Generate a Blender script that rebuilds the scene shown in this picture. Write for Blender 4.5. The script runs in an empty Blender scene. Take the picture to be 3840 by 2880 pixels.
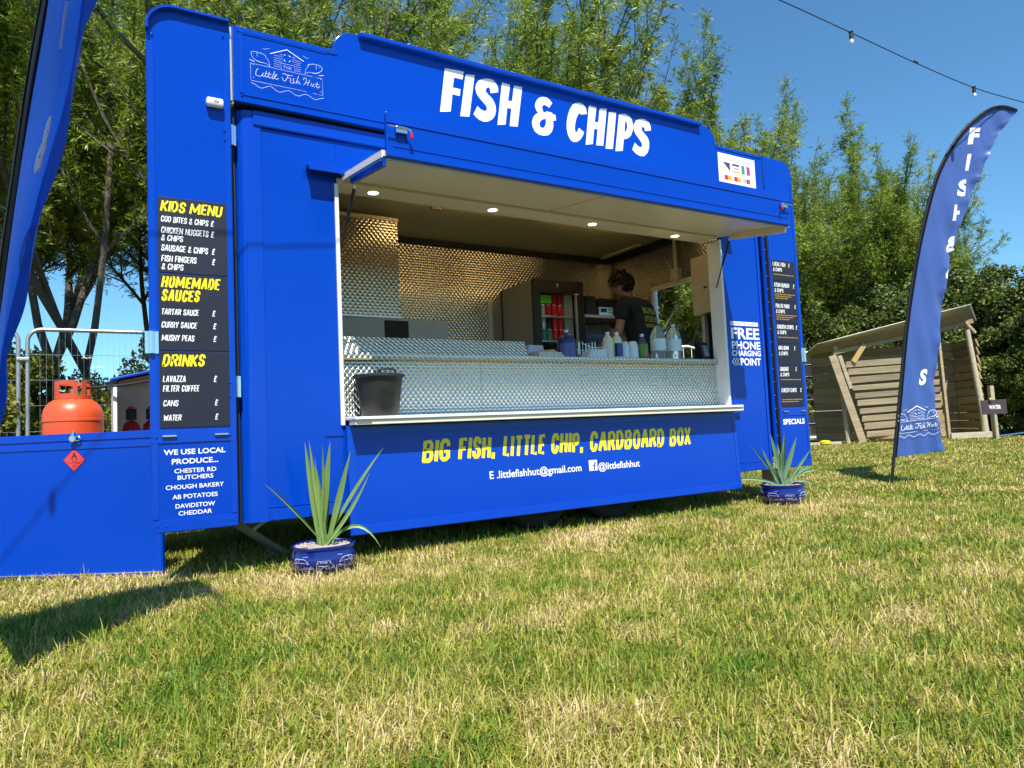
import bpy, bmesh, math, random
import numpy as np
from mathutils import Vector, Matrix

# ------------------------------------------------------------------ camera, sky, sun
sc = bpy.context.scene
COL = sc.collection
PI = math.pi
cam_d = bpy.data.cameras.new('camera')
cam = bpy.data.objects.new('camera', cam_d)
COL.objects.link(cam)
cam_d.sensor_width = 36.0
cam_d.lens = 24.375
cam_d.clip_start = 0.05
cam_d.clip_end = 3000
CR, CD, CF = Vector((0.85546, -0.51594, -0.04472)), Vector((-0.00554, 0.07721, -0.99700)), Vector((0.51785, 0.85314, 0.06319))
cam.matrix_world = Matrix(((CR.x, -CD.x, -CF.x, -0.66686), (CR.y, -CD.y, -CF.y, -3.85588), (CR.z, -CD.z, -CF.z, 0.7), (0, 0, 0, 1)))
sc.camera = cam

SUN_TRAVEL = Vector((0.225, 0.65, -1.13)).normalized()
SUN_EL = math.asin(-SUN_TRAVEL.z)
SUN_ROT = math.atan2(-SUN_TRAVEL.x, -SUN_TRAVEL.y)
world = bpy.data.worlds.new("World")
sc.world = world
world.use_nodes = True
wn = world.node_tree
for n in list(wn.nodes): wn.nodes.remove(n)
wo = wn.nodes.new('ShaderNodeOutputWorld'); wb = wn.nodes.new('ShaderNodeBackground')
sky = wn.nodes.new('ShaderNodeTexSky')
sky.sky_type = 'NISHITA'; sky.sun_disc = False
sky.sun_elevation = SUN_EL; sky.sun_rotation = SUN_ROT
sky.altitude = 0; sky.air_density = 1.0; sky.dust_density = 0.15; sky.ozone_density = 1.6
wb.inputs['Strength'].default_value = 0.10
tint = wn.nodes.new('ShaderNodeMix'); tint.data_type = 'RGBA'; tint.blend_type = 'MULTIPLY'; tint.inputs['Factor'].default_value = 1.0
tint.inputs['B'].default_value = (0.50, 0.84, 1.0, 1)      # the camera's rendering of a clear summer sky
wn.links.new(sky.outputs[0], tint.inputs['A']); wn.links.new(tint.outputs['Result'], wb.inputs[0]); wn.links.new(wb.outputs[0], wo.inputs[0])
sun_d = bpy.data.lights.new('sun', 'SUN'); sun_d.energy = 4.6; sun_d.angle = math.radians(0.53); sun_d.color = (1.0, 0.95, 0.87)
sun = bpy.data.objects.new('sun', sun_d); COL.objects.link(sun)
sun.rotation_euler = SUN_TRAVEL.to_track_quat('-Z', 'Y').to_euler()
sun.location = (0, -4, 12)
sc.view_settings.view_transform = 'Standard'
sc.view_settings.look = 'None'
sc.view_settings.exposure = 0.85
sc.view_settings.gamma = 1.0
sc.view_settings.use_curve_mapping = False
sc.render.engine = 'CYCLES'
sc.cycles.use_denoising = True
sc.cycles.max_bounces = 8
sc.cycles.diffuse_bounces = 4
sc.cycles.glossy_bounces = 4
sc.cycles.transmission_bounces = 6
sc.cycles.transparent_max_bounces = 8

# ------------------------------------------------------------------ materials
def srgb(r, g, b):
    f = lambda c: (c / 255 / 12.92) if c / 255 <= 0.04045 else ((c / 255 + 0.055) / 1.055) ** 2.4
    return (f(r), f(g), f(b))

def nmat(name):
    m = bpy.data.materials.new(name); m.use_nodes = True
    return m, m.node_tree, m.node_tree.nodes['Principled BSDF']

def mat(name, col, rough=0.5, metal=0.0, var=0.12, vscale=6.0, bump=0.0, bscale=40.0, coat=0.0, spec=None, emit=None, stretch=None, rvar=0.0, orand=0.0):
    m, nt, p = nmat(name)
    L = nt.links
    tc = nt.nodes.new('ShaderNodeTexCoord')
    src = tc.outputs['Object']
    if stretch:
        mp = nt.nodes.new('ShaderNodeMapping'); mp.inputs['Scale'].default_value = stretch
        L.new(src, mp.inputs[0]); src = mp.outputs[0]
    nz = nt.nodes.new('ShaderNodeTexNoise'); nz.inputs['Scale'].default_value = vscale; nz.inputs['Detail'].default_value = 5
    L.new(src, nz.inputs['Vector'])
    mx = nt.nodes.new('ShaderNodeMix'); mx.data_type = 'RGBA'
    mx.inputs['A'].default_value = (*[c * (1 - var) for c in col], 1)
    mx.inputs['B'].default_value = (*[min(1, c * (1 + var)) for c in col], 1)
    L.new(nz.outputs['Fac'], mx.inputs['Factor'])
    if orand:
        oi = nt.nodes.new('ShaderNodeObjectInfo'); mr0 = nt.nodes.new('ShaderNodeMapRange'); mr0.inputs['To Min'].default_value = 1 - orand; mr0.inputs['To Max'].default_value = 1 + orand
        L.new(oi.outputs['Random'], mr0.inputs['Value']); hs = nt.nodes.new('ShaderNodeHueSaturation'); L.new(mr0.outputs[0], hs.inputs['Value']); L.new(mx.outputs['Result'], hs.inputs['Color']); L.new(hs.outputs[0], p.inputs['Base Color'])
    else: L.new(mx.outputs['Result'], p.inputs['Base Color'])
    p.inputs['Roughness'].default_value = rough
    p.inputs['Metallic'].default_value = metal
    if rvar:
        mr = nt.nodes.new('ShaderNodeMapRange'); mr.inputs['To Min'].default_value = max(0, rough - rvar); mr.inputs['To Max'].default_value = rough + rvar
        L.new(nz.outputs['Fac'], mr.inputs['Value']); L.new(mr.outputs[0], p.inputs['Roughness'])
    if spec is not None: p.inputs['Specular IOR Level'].default_value = spec
    if coat: p.inputs['Coat Weight'].default_value = coat; p.inputs['Coat Roughness'].default_value = 0.08
    if bump:
        n2 = nt.nodes.new('ShaderNodeTexNoise'); n2.inputs['Scale'].default_value = bscale; n2.inputs['Detail'].default_value = 4
        L.new(src, n2.inputs['Vector'])
        b = nt.nodes.new('ShaderNodeBump'); b.inputs['Strength'].default_value = 1.0; b.inputs['Distance'].default_value = bump
        L.new(n2.outputs['Fac'], b.inputs['Height']); L.new(b.outputs[0], p.inputs['Normal'])
    if emit:
        p.inputs['Emission Color'].default_value = (*emit[0], 1); p.inputs['Emission Strength'].default_value = emit[1]
    return m

BLUE = mat('blue_paint', (0.0003, 0.048, 0.42), 0.17, var=0.08, vscale=1.3, bump=0.0011, bscale=1.7, spec=0.26, rvar=0.06)
BLUE_D = mat('blue_paint_skirt', (0.0003, 0.045, 0.41), 0.15, var=0.08, vscale=2.0, bump=0.0014, bscale=1.2, spec=0.26)
BLUE_TRIM = mat('blue_trim', (0.0003, 0.048, 0.43), 0.20, var=0.06, vscale=5, spec=0.35)
ALU = mat('aluminium', (0.62, 0.63, 0.63), 0.35, 0.85, var=0.1, vscale=14)
WHITE_ALU = mat('white_aluminium', (0.74, 0.75, 0.75), 0.4, 0.0, var=0.06, vscale=9)
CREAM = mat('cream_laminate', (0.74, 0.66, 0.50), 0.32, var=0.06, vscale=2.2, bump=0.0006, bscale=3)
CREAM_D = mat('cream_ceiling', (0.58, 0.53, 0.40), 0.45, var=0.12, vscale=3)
GREY_P = mat('grey_panel', (0.36, 0.37, 0.36), 0.45, 0.1, var=0.1, vscale=7)
BLACK = mat('black_plastic', (0.012, 0.012, 0.013), 0.42, var=0.3, vscale=20)
BLACK_R = mat('black_rubber', (0.014, 0.014, 0.015), 0.8, var=0.3, vscale=20, bump=0.001, bscale=90)
BUCKET = mat('bucket_plastic', (0.022, 0.022, 0.020), 0.5, var=0.5, vscale=18, bump=0.0006, bscale=120, rvar=0.12)
BOARD = mat('menu_board_navy', (0.017, 0.020, 0.034), 0.5, var=0.25, vscale=8, spec=0.3)
WHITE_V = mat('white_vinyl', (0.86, 0.86, 0.86), 0.5, var=0.03)
YELLOW_V = mat('yellow_vinyl', (0.90, 0.74, 0.01), 0.5, var=0.03)
ORANGE_V = mat('amber_vinyl', (0.75, 0.42, 0.03), 0.5, var=0.05)
GREY_V = mat('grey_print', (0.25, 0.25, 0.26), 0.6)
BLACK_V = mat('black_print', (0.02, 0.02, 0.02), 0.6)
GALV = mat('galvanised_steel', (0.45, 0.47, 0.48), 0.42, 0.75, var=0.2, vscale=30, rvar=0.1)
GALV_D = mat('weathered_galvanised_leg', (0.30, 0.31, 0.28), 0.6, 0.4, var=0.3, vscale=20)
CHROME = mat('zinc_plated_steel', (0.8, 0.8, 0.82), 0.2, 1.0, var=0.06)
RED = mat('red_plastic', (0.55, 0.01, 0.02), 0.35, var=0.1)
LED = mat('downlight_glow', (1, 1, 1), 0.4, emit=((1.0, 0.9, 0.72), 3.0))
TUBE = mat('warm_tube_glow', (1, 1, 1), 0.4, emit=((1.0, 0.66, 0.28), 6.5))
DARK = mat('dark_fittings_and_gap_shade', (0.01, 0.01, 0.011), 0.7)  # near-black for dark fittings; also stands in for shade in the wing gaps
UNDER = mat('chassis_dark_steel', (0.02, 0.02, 0.022), 0.7, 0.3)

def quilted(name, base, rough, p=0.035, dist=0.0045):
    m, nt, pr = nmat(name); L = nt.links
    g = nt.nodes.new('ShaderNodeNewGeometry'); sx = nt.nodes.new('ShaderNodeSeparateXYZ'); L.new(g.outputs['Position'], sx.inputs[0])
    def mth(op, a, b=None):
        n = nt.nodes.new('ShaderNodeMath'); n.operation = op
        for i, v in enumerate((a, b)):
            if v is None: continue
            if isinstance(v, (int, float)): n.inputs[i].default_value = v
            else: L.new(v, n.inputs[i])
        return n.outputs[0]
    u = mth('ADD', sx.outputs[0], sx.outputs[1]); v = sx.outputs[2]
    a = mth('ABSOLUTE', mth('SINE', mth('MULTIPLY', mth('ADD', u, mth('MULTIPLY', v, 0.8)), PI / p)))
    b = mth('ABSOLUTE', mth('SINE', mth('MULTIPLY', mth('SUBTRACT', u, mth('MULTIPLY', v, 0.8)), PI / p)))
    h = mth('POWER', mth('MULTIPLY', a, b), 0.7)
    bp = nt.nodes.new('ShaderNodeBump'); bp.inputs['Distance'].default_value = dist; bp.inputs['Strength'].default_value = 1.0
    L.new(h, bp.inputs['Height']); L.new(bp.outputs[0], pr.inputs['Normal'])
    nz = nt.nodes.new('ShaderNodeTexNoise'); nz.inputs['Scale'].default_value = 2.5; L.new(g.outputs['Position'], nz.inputs['Vector'])
    cr = nt.nodes.new('ShaderNodeMix'); cr.data_type = 'RGBA'
    cr.inputs['A'].default_value = (*[c * .85 for c in base], 1); cr.inputs['B'].default_value = (*[min(1, c * 1.1) for c in base], 1)
    L.new(nz.outputs['Fac'], cr.inputs['Factor']); L.new(cr.outputs['Result'], pr.inputs['Base Color'])
    pr.inputs['Metallic'].default_value = 0.9; pr.inputs['Roughness'].default_value = rough
    return m
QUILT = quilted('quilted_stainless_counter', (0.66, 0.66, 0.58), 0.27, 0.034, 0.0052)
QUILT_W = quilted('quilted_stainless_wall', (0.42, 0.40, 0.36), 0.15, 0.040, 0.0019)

def paint_wear(m, amt=0.5):
    return m

# ------------------------------------------------------------------ mesh helpers
class MB:
    def __init__(s): s.v = []; s.f = []
    def add(s, vs, fs):
        o = len(s.v); s.v += [tuple(v) for v in vs]; s.f += [tuple(i + o for i in f) for f in fs]; return s
    def box(s, x0, x1, y0, y1, z0, z1):
        return s.add([(x0, y0, z0), (x1, y0, z0), (x1, y1, z0), (x0, y1, z0), (x0, y0, z1), (x1, y0, z1), (x1, y1, z1), (x0, y1, z1)],
                     [(0, 3, 2, 1), (4, 5, 6, 7), (0, 1, 5, 4), (1, 2, 6, 5), (2, 3, 7, 6), (3, 0, 4, 7)])
    def hexa(s, b, t):      # bottom 4 points, top 4 points
        return s.add(list(b) + list(t), [(0, 3, 2, 1), (4, 5, 6, 7), (0, 1, 5, 4), (1, 2, 6, 5), (2, 3, 7, 6), (3, 0, 4, 7)])
    def beam(s, a, b, w, h, up=(0, 0, 1)):
        a = Vector(a); b = Vector(b); d = (b - a).normalized(); u = Vector(up)
        r = d.cross(u)
        if r.length < 1e-4: r = Vector((1, 0, 0))
        r.normalize(); u = r.cross(d).normalized(); r = r * w / 2; u = u * h / 2
        return s.hexa([a - r - u, a + r - u, b + r - u, b - r - u], [a - r + u, a + r + u, b + r + u, b - r + u])
    def tube(s, pts, rad, n=8, cap=True):
        pts = [Vector(p) for p in pts]; k = len(pts)
        if not isinstance(rad, (list, tuple)): rad = [rad] * k
        o = len(s.v); ref = None
        for i, p in enumerate(pts):
            d = (pts[min(i + 1, k - 1)] - pts[max(i - 1, 0)]).normalized()
            if ref is None:
                ref = d.orthogonal().normalized()
            ref = (ref - d * ref.dot(d))
            if ref.length < 1e-5: ref = d.orthogonal()
            ref.normalize(); q = d.cross(ref)
            for j in range(n):
                a = 2 * PI * j / n
                s.v.append(tuple(p + (ref * math.cos(a) + q * math.sin(a)) * rad[i]))
        for i in range(k - 1):
            for j in range(n):
                s.f.append((o + i * n + j, o + i * n + (j + 1) % n, o + (i + 1) * n + (j + 1) % n, o + (i + 1) * n + j))
        if cap:
            s.f.append(tuple(o + j for j in reversed(range(n)))); s.f.append(tuple(o + (k - 1) * n + j for j in range(n)))
        return s
    def lathe(s, prof, c=(0, 0, 0), n=24, sx=1, sy=1):
        o = len(s.v); k = len(prof)
        for (r, z) in prof:
            for j in range(n):
                a = 2 * PI * j / n
                s.v.append((c[0] + r * sx * math.cos(a), c[1] + r * sy * math.sin(a), c[2] + z))
        for i in range(k - 1):
            for j in range(n):
                s.f.append((o + i * n + j, o + i * n + (j + 1) % n, o + (i + 1) * n + (j + 1) % n, o + (i + 1) * n + j))
        if prof[0][0] > 1e-4: s.f.append(tuple(o + j for j in reversed(range(n))))
        if prof[-1][0] > 1e-4: s.f.append(tuple(o + (k - 1) * n + j for j in range(n)))
        return s
    def prism_xz(s, poly, y0, y1):      # outline in XZ extruded along Y
        n = len(poly); o = len(s.v)
        ar = sum(poly[i][0] * poly[(i + 1) % n][1] - poly[(i + 1) % n][0] * poly[i][1] for i in range(n))
        if ar < 0: poly = poly[::-1]
        for y in (y0, y1):
            for x, z in poly: s.v.append((x, y, z))
        s.f.append(tuple(o + i for i in range(n))); s.f.append(tuple(o + n + i for i in reversed(range(n))))
        for i in range(n):
            j = (i + 1) % n; s.f.append((o + i, o + n + i, o + n + j, o + j))
        return s
    def build(s, name, m, parent=None, smooth=False, bevel=0.0, loc=None):
        me = bpy.data.meshes.new(name); me.from_pydata(s.v, [], s.f)
        if smooth:
            me.polygons.foreach_set('use_smooth', [True] * len(me.polygons))
            me.set_sharp_from_angle(angle=math.radians(38))
        if isinstance(m, (list, tuple)):
            for q in m: me.materials.append(q)
        else: me.materials.append(m)
        me.validate(); me.update()
        o = bpy.data.objects.new(name, me); COL.objects.link(o)
        if bevel:
            b = o.modifiers.new('bevel', 'BEVEL'); b.width = bevel; b.segments = 2; b.limit_method = 'ANGLE'; b.angle_limit = math.radians(40)
        if loc is not None:
            for v in me.vertices: v.co -= Vector(loc)
            o.location = loc
        if parent is not None:
            o.parent = parent
            if parent.type == 'EMPTY' or True:
                o.matrix_parent_inverse = Matrix.Identity(4)
                off = Vector((0, 0, 0)); q = parent
                while q is not None: off += Vector(q.location); q = q.parent
                if loc is None:
                    for v in me.vertices: v.co -= off
                else: o.location = Vector(loc) - off
        return o

def tag(o, label=None, cat=None, group=None, kind=None):
    if label: o['label'] = label
    if cat: o['category'] = cat
    if group: o['group'] = group
    if kind: o['kind'] = kind
    return o
def thing(name, label, cat, loc, group=None):
    e = bpy.data.objects.new(name, None); COL.objects.link(e); e.location = loc; e.empty_display_size = 0.1
    return tag(e, label, cat, group)
def dup(o, parent=None, loc=None, rotz=None, scale=None, label=None, group=None):
    kids = [c for c in bpy.data.objects if c.parent == o]
    c = o.copy(); COL.objects.link(c); c.parent = parent
    if loc is not None: c.location = loc
    if rotz is not None: c.rotation_euler = (0, 0, rotz)
    if scale is not None: c.scale = scale
    if label: c['label'] = label
    if group: c['group'] = group
    for k in kids: dup(k, parent=c)
    return c
def raw_mesh(name, V, F, m, parent=None, nper=4, cols=None):
    """fast mesh from numpy arrays; V (n,3); F (m,nper)"""
    me = bpy.data.meshes.new(name); nf = len(F)
    me.vertices.add(len(V)); me.vertices.foreach_set('co', V.astype(np.float32).ravel())
    me.loops.add(nf * nper); me.loops.foreach_set('vertex_index', F.astype(np.int32).ravel())
    me.polygons.add(nf); me.polygons.foreach_set('loop_start', np.arange(0, nf * nper, nper, dtype=np.int32))
    try: me.polygons.foreach_set('loop_total', np.full(nf, nper, dtype=np.int32))
    except Exception: pass
    if cols is not None:
        a = me.attributes.new('tint', 'FLOAT', 'POINT'); a.data.foreach_set('value', cols.astype(np.float32))
    me.materials.append(m); me.update(calc_edges=True)
    o = bpy.data.objects.new(name, me); COL.objects.link(o)
    if parent is not None: o.parent = parent
    return o

# ------------------------------------------------------------------ lettering helpers
def text_raw(s, bold=0.0, shear=0.0, spacing=1.0):
    c = bpy.data.curves.new('t', 'FONT'); c.body = s; c.size = 1.0; c.offset = bold; c.shear = shear; c.resolution_u = 3
    c.space_character = spacing
    o = bpy.data.objects.new('t', c); COL.objects.link(o)
    dg = bpy.context.evaluated_depsgraph_get(); dg.update()
    me = bpy.data.meshes.new_from_object(o.evaluated_get(dg))
    V = [tuple(v.co) for v in me.vertices]; F = [tuple(p.vertices) for p in me.polygons]
    bpy.data.objects.remove(o); bpy.data.curves.remove(c); bpy.data.meshes.remove(me)
    return V, F
_cap = {}
def text_fit(mb, s, x0, x1, zc, h, mapf, bold=0.02, shear=0.0, spacing=1.0, jitter=0):
    V, F = text_raw(s, bold, shear, spacing)
    if not V: return
    key = (bold,)
    if key not in _cap:
        hv, _ = text_raw('H', bold, 0); _cap[key] = (min(v[1] for v in hv), max(v[1] for v in hv))
    c0, c1 = _cap[key]
    xs = [v[0] for v in V]; a, b = min(xs), max(xs)
    sx = (x1 - x0) / max(1e-6, b - a); sz = h / (c1 - c0)
    mb.add([mapf(x0 + (v[0] - a) * sx, zc + (v[1] - (c0 + c1) / 2) * sz) for v in V], F)
def strokes(mb, S, mapf, wscale=1.0, d=0.00025):
    """each stroke a mitred ribbon; successive strokes lie a hair further out"""
    for k, (w, P) in enumerate(S):
        w = w * wscale / 2; n = len(P); L = []; R = []
        P = [np.array(p, float) for p in P]
        for i in range(n):
            t = P[min(i + 1, n - 1)] - P[max(i - 1, 0)]; t = t / (np.linalg.norm(t) + 1e-9)
            nn = np.array([-t[1], t[0]]); m = 1.0
            if 0 < i < n - 1:
                t1 = P[i] - P[i - 1]; t1 /= np.linalg.norm(t1) + 1e-9
                m = 1 / max(0.8, abs(np.dot(nn, [-t1[1], t1[0]])))
            e = t * w * 0.6 if i == n - 1 else (-t * w * 0.6 if i == 0 else 0)
            L.append(P[i] + e + nn * w * m); R.append(P[i] + e - nn * w * m)
        vs = [mapf(p[0], p[1], k * d) for p in L] + [mapf(p[0], p[1], k * d) for p in R]
        mb.add(vs, [(i, i + 1, n + i + 1, n + i) for i in range(n - 1)])
def filled(polys, mapf):
    c = bpy.data.curves.new('t', 'CURVE'); c.dimensions = '2D'; c.fill_mode = 'BOTH'
    for p in polys:
        sp = c.splines.new('POLY'); sp.points.add(len(p) - 1); sp.use_cyclic_u = True
        for i, q in enumerate(p): sp.points[i].co = (q[0], q[1], 0, 1)
    o = bpy.data.objects.new('t', c); COL.objects.link(o)
    dg = bpy.context.evaluated_depsgraph_get(); dg.update()
    me = bpy.data.meshes.new_from_object(o.evaluated_get(dg))
    V = [mapf(v.co.x, v.co.y) for v in me.vertices]; F = [tuple(p.vertices) for p in me.polygons]
    bpy.data.objects.remove(o); bpy.data.curves.remove(c); bpy.data.meshes.remove(me)
    return V, F
def rounded(x0, x1, z0, z1, rtl=0, rtr=0, n=8):
    P = [(x0, z0), (x1, z0)]
    if rtr: P += [(x1 - rtr + rtr * math.cos(a), z1 - rtr + rtr * math.sin(a)) for a in [i * PI / 2 / n for i in range(n + 1)]]
    else: P.append((x1, z1))
    if rtl: P += [(x0 + rtl - rtl * math.sin(a), z1 - rtl + rtl * math.cos(a)) for a in [i * PI / 2 / n for i in range(n + 1)]]
    else: P.append((x0, z1))
    return P

# heavy condensed sign-writer's alphabet drawn as centre lines (x 0-1, y 0-1)
G_ = {
 'A': (1.1, [[(0, 0), (.42, 1)], [(.58, 1), (1, 0)], [(.2, .3), (.8, .3)]]),
 'B': (1, [[(0, 0), (0, 1), (.7, 1), (.9, .86), (.9, .66), (.7, .54), (0, .54)], [(.6, .54), (.9, .44), (1, .28), (.9, .08), (.7, 0), (0, 0)]]),
 'C': (.95, [[(1, .74), (.95, .9), (.72, 1), (.3, 1), (.06, .85), (0, .6), (0, .35), (.08, .1), (.32, 0), (.7, 0), (.94, .12), (1, .3)]]),
 'D': (1, [[(0, 0), (0, 1), (.55, 1), (.9, .82), (1, .5), (.9, .16), (.55, 0), (0, 0)]]),
 'E': (.8, [[(1, 1), (0, 1), (0, 0), (1, 0)], [(0, .5), (.85, .5)]]),
 'F': (.8, [[(1, 1), (0, 1), (0, 0)], [(0, .5), (.85, .5)]]),
 'G': (1, [[(1, .76), (.92, .93), (.7, 1), (.3, 1), (.06, .85), (0, .6), (0, .35), (.08, .1), (.32, 0), (.7, 0), (1, .12), (1, .42), (.6, .42)]]),
 'H': (1, [[(0, 0), (0, 1)], [(1, 0), (1, 1)], [(0, .5), (1, .5)]]),
 'I': (0, [[(.5, 0), (.5, 1)]]),
 'J': (.7, [[(1, 1), (1, .2), (.8, 0), (.3, 0), (0, .2)]]),
 'K': (1, [[(0, 0), (0, 1)], [(1, 1), (.15, .44)], [(.3, .56), (1, 0)]]),
 'L': (.8, [[(0, 1), (0, 0), (1, 0)]]),
 'M': (1.8, [[(0, 0), (.05, 1)], [(.05, 1), (.5, .2)], [(.5, .2), (.95, 1)], [(.95, 1), (1, 0)]]),
 'N': (1.15, [[(0, 0), (0, 1)], [(0, 1), (1, 0)], [(1, 0), (1, 1)]]),
 'O': (1.05, [[(.3, 1), (.06, .82), (0, .5), (.06, .18), (.3, 0), (.7, 0), (.94, .18), (1, .5), (.94, .82), (.7, 1), (.3, 1)]]),
 'P': (.95, [[(0, 0), (0, 1), (.7, 1), (1, .84), (1, .6), (.7, .44), (0, .44)]]),
 'R': (1, [[(0, 0), (0, 1), (.7, 1), (1, .84), (1, .64), (.7, .50), (0, .50)], [(.5, .5), (1, 0)]]),
 'S': (.9, [[(1, .76), (.88, .94), (.6, 1), (.3, 1), (.04, .86), (.02, .68), (.2, .56), (.8, .44), (1, .3), (.95, .1), (.7, 0), (.3, 0), (.08, .08), (0, .26)]]),
 'T': (.9, [[(0, 1), (1, 1)], [(.5, 1), (.5, 0)]]),
 'U': (1, [[(0, 1), (0, .2), (.2, 0), (.8, 0), (1, .2), (1, 1)]]),
 'V': (1, [[(0, 1), (.5, 0)], [(.5, 0), (1, 1)]]),
 'W': (1.7, [[(0, 1), (.2, 0)], [(.2, 0), (.5, .8)], [(.5, .8), (.8, 0)], [(.8, 0), (1, 1)]]),
 'X': (1, [[(0, 1), (1, 0)], [(1, 1), (0, 0)]]),
 'Y': (1, [[(0, 1), (.5, .45)], [(.5, .45), (1, 1)], [(.5, .5), (.5, 0)]]),
 'Z': (.9, [[(0, 1), (1, 1)], [(1, 1), (0, 0)], [(0, 0), (1, 0)]]),
 '&': (1.1, [[(1, 0), (.15, .78), (.25, .96), (.5, 1), (.72, .88), (.62, .66), (.08, .34), (0, .16), (.2, 0), (.55, 0), (.9, .38)]]),
 '£': (.9, [[(1, .82), (.8, 1), (.45, 1), (.25, .8), (.3, .3), (0, 0), (1, 0)], [(0, .48), (.8, .48)]]),
 ',': (0, [[(.6, .10), (.2, -.12)]]),
}
def heavy(mb, s, x0, x1, zc, h, mapf, wf=.20, shear=0.15, seed=1):
    r = random.Random(seed); sw = wf * h; gap = sw * .34; sp_ = h * .24
    rel = 0; fix = 0; n = 0
    for ch in s:
        if ch == ' ': fix += sp_; continue
        rel += G_[ch][0]; fix += sw; n += 1
    fix += gap * (len(s) - 1); avail = (x1 - x0) - shear * h
    Gw = max(h * .05, (avail - fix) / max(rel, .01)) if rel else 0
    x = x0
    for k, ch in enumerate(s):
        if ch == ' ': x += sp_ + gap; continue
        rw, S = G_[ch]; W = rw * Gw; dz = r.uniform(-.02, .02) * h; rot = r.uniform(-.025, .025); base = zc - h / 2 + dz
        out = []
        for st in S:
            P = []
            for (a, b) in st:
                px_ = x + sw / 2 + a * W; pz = sw / 2 + b * (h - sw)
                P.append((px_ + shear * pz + rot * pz, base + pz))
            out.append((sw, P))
        strokes(mb, out, mapf, 1.0, 0.00022)
        x += W + sw + gap
SIGN_LETTERS=[
 [[(1.254,2.991),(1.389,2.999),(1.376,2.944),(1.317,2.944),(1.304,2.875),(1.359,2.876),(1.352,2.830),(1.300,2.831),(1.283,2.714),(1.208,2.697)]],
 [[(1.401,2.984),(1.467,2.994),(1.416,2.707),(1.350,2.697)]],
 [[(1.639,2.917),(1.581,2.898),(1.580,2.918),(1.576,2.933),(1.567,2.936),(1.554,2.928),(1.546,2.914),(1.547,2.899),(1.564,2.885),(1.589,2.867),(1.606,2.844),(1.616,2.817),(1.617,2.787),(1.607,2.752),(1.585,2.722),(1.552,2.701),(1.519,2.694),(1.490,2.700),(1.466,2.713),(1.447,2.730),(1.479,2.790),(1.501,2.774),(1.522,2.767),(1.539,2.770),(1.548,2.780),(1.549,2.795),(1.542,2.808),(1.518,2.829),(1.490,2.853),(1.474,2.878),(1.469,2.910),(1.477,2.938),(1.496,2.965),(1.529,2.984),(1.566,2.994),(1.599,2.995),(1.624,2.980),(1.637,2.957),(1.642,2.938)]],
 [[(1.673,2.993),(1.736,2.990),(1.714,2.875),(1.746,2.880),(1.767,2.992),(1.832,2.995),(1.781,2.711),(1.718,2.703),(1.737,2.825),(1.705,2.825),(1.686,2.707),(1.624,2.693)]],
 [[(2.075,2.935),(2.044,2.895),(2.025,2.906),(2.006,2.908),(1.991,2.899),(1.987,2.882),(1.993,2.858),(2.017,2.853),(2.020,2.866),(2.071,2.865),(2.071,2.855),(2.095,2.856),(2.100,2.815),(2.075,2.812),(2.073,2.766),(2.058,2.726),(2.028,2.698),(1.988,2.687),(1.950,2.688),(1.918,2.704),(1.901,2.734),(1.898,2.766),(1.909,2.800),(1.929,2.825),(1.952,2.839),(1.936,2.859),(1.928,2.886),(1.937,2.916),(1.960,2.946),(1.994,2.962),(2.028,2.965),(2.052,2.955)],[(2.015,2.811),(1.990,2.804),(1.968,2.787),(1.957,2.765),(1.963,2.745),(1.984,2.739),(2.002,2.753),(2.013,2.780)]],
 [[(2.374,2.918),(2.319,2.902),(2.309,2.911),(2.298,2.903),(2.276,2.864),(2.263,2.819),(2.258,2.784),(2.264,2.764),(2.277,2.767),(2.295,2.800),(2.340,2.778),(2.325,2.746),(2.302,2.716),(2.270,2.694),(2.239,2.688),(2.215,2.701),(2.197,2.731),(2.188,2.775),(2.191,2.822),(2.203,2.871),(2.223,2.921),(2.251,2.961),(2.283,2.982),(2.319,2.990),(2.350,2.981),(2.369,2.955)]],
 [[(2.397,2.987),(2.465,2.986),(2.442,2.873),(2.474,2.875),(2.495,2.985),(2.560,2.994),(2.508,2.708),(2.444,2.701),(2.465,2.823),(2.433,2.819),(2.413,2.704),(2.349,2.688)]],
 [[(2.580,2.976),(2.649,2.986),(2.597,2.699),(2.529,2.692)]],
 [[(2.674,2.977),(2.733,2.992),(2.772,2.984),(2.798,2.957),(2.806,2.919),(2.798,2.872),(2.778,2.833),(2.742,2.804),(2.708,2.794),(2.690,2.702),(2.621,2.688)],[(2.732,2.942),(2.748,2.921),(2.748,2.890),(2.735,2.861),(2.717,2.844)]],
 [[(2.983,2.911),(2.923,2.896),(2.919,2.917),(2.905,2.926),(2.890,2.917),(2.891,2.894),(2.918,2.872),(2.946,2.850),(2.958,2.816),(2.955,2.775),(2.937,2.731),(2.899,2.697),(2.859,2.691),(2.820,2.702),(2.785,2.729),(2.814,2.786),(2.841,2.766),(2.867,2.759),(2.885,2.771),(2.884,2.794),(2.857,2.825),(2.825,2.855),(2.808,2.892),(2.813,2.924),(2.838,2.961),(2.880,2.982),(2.927,2.989),(2.967,2.972),(2.982,2.948)]],
]
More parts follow.
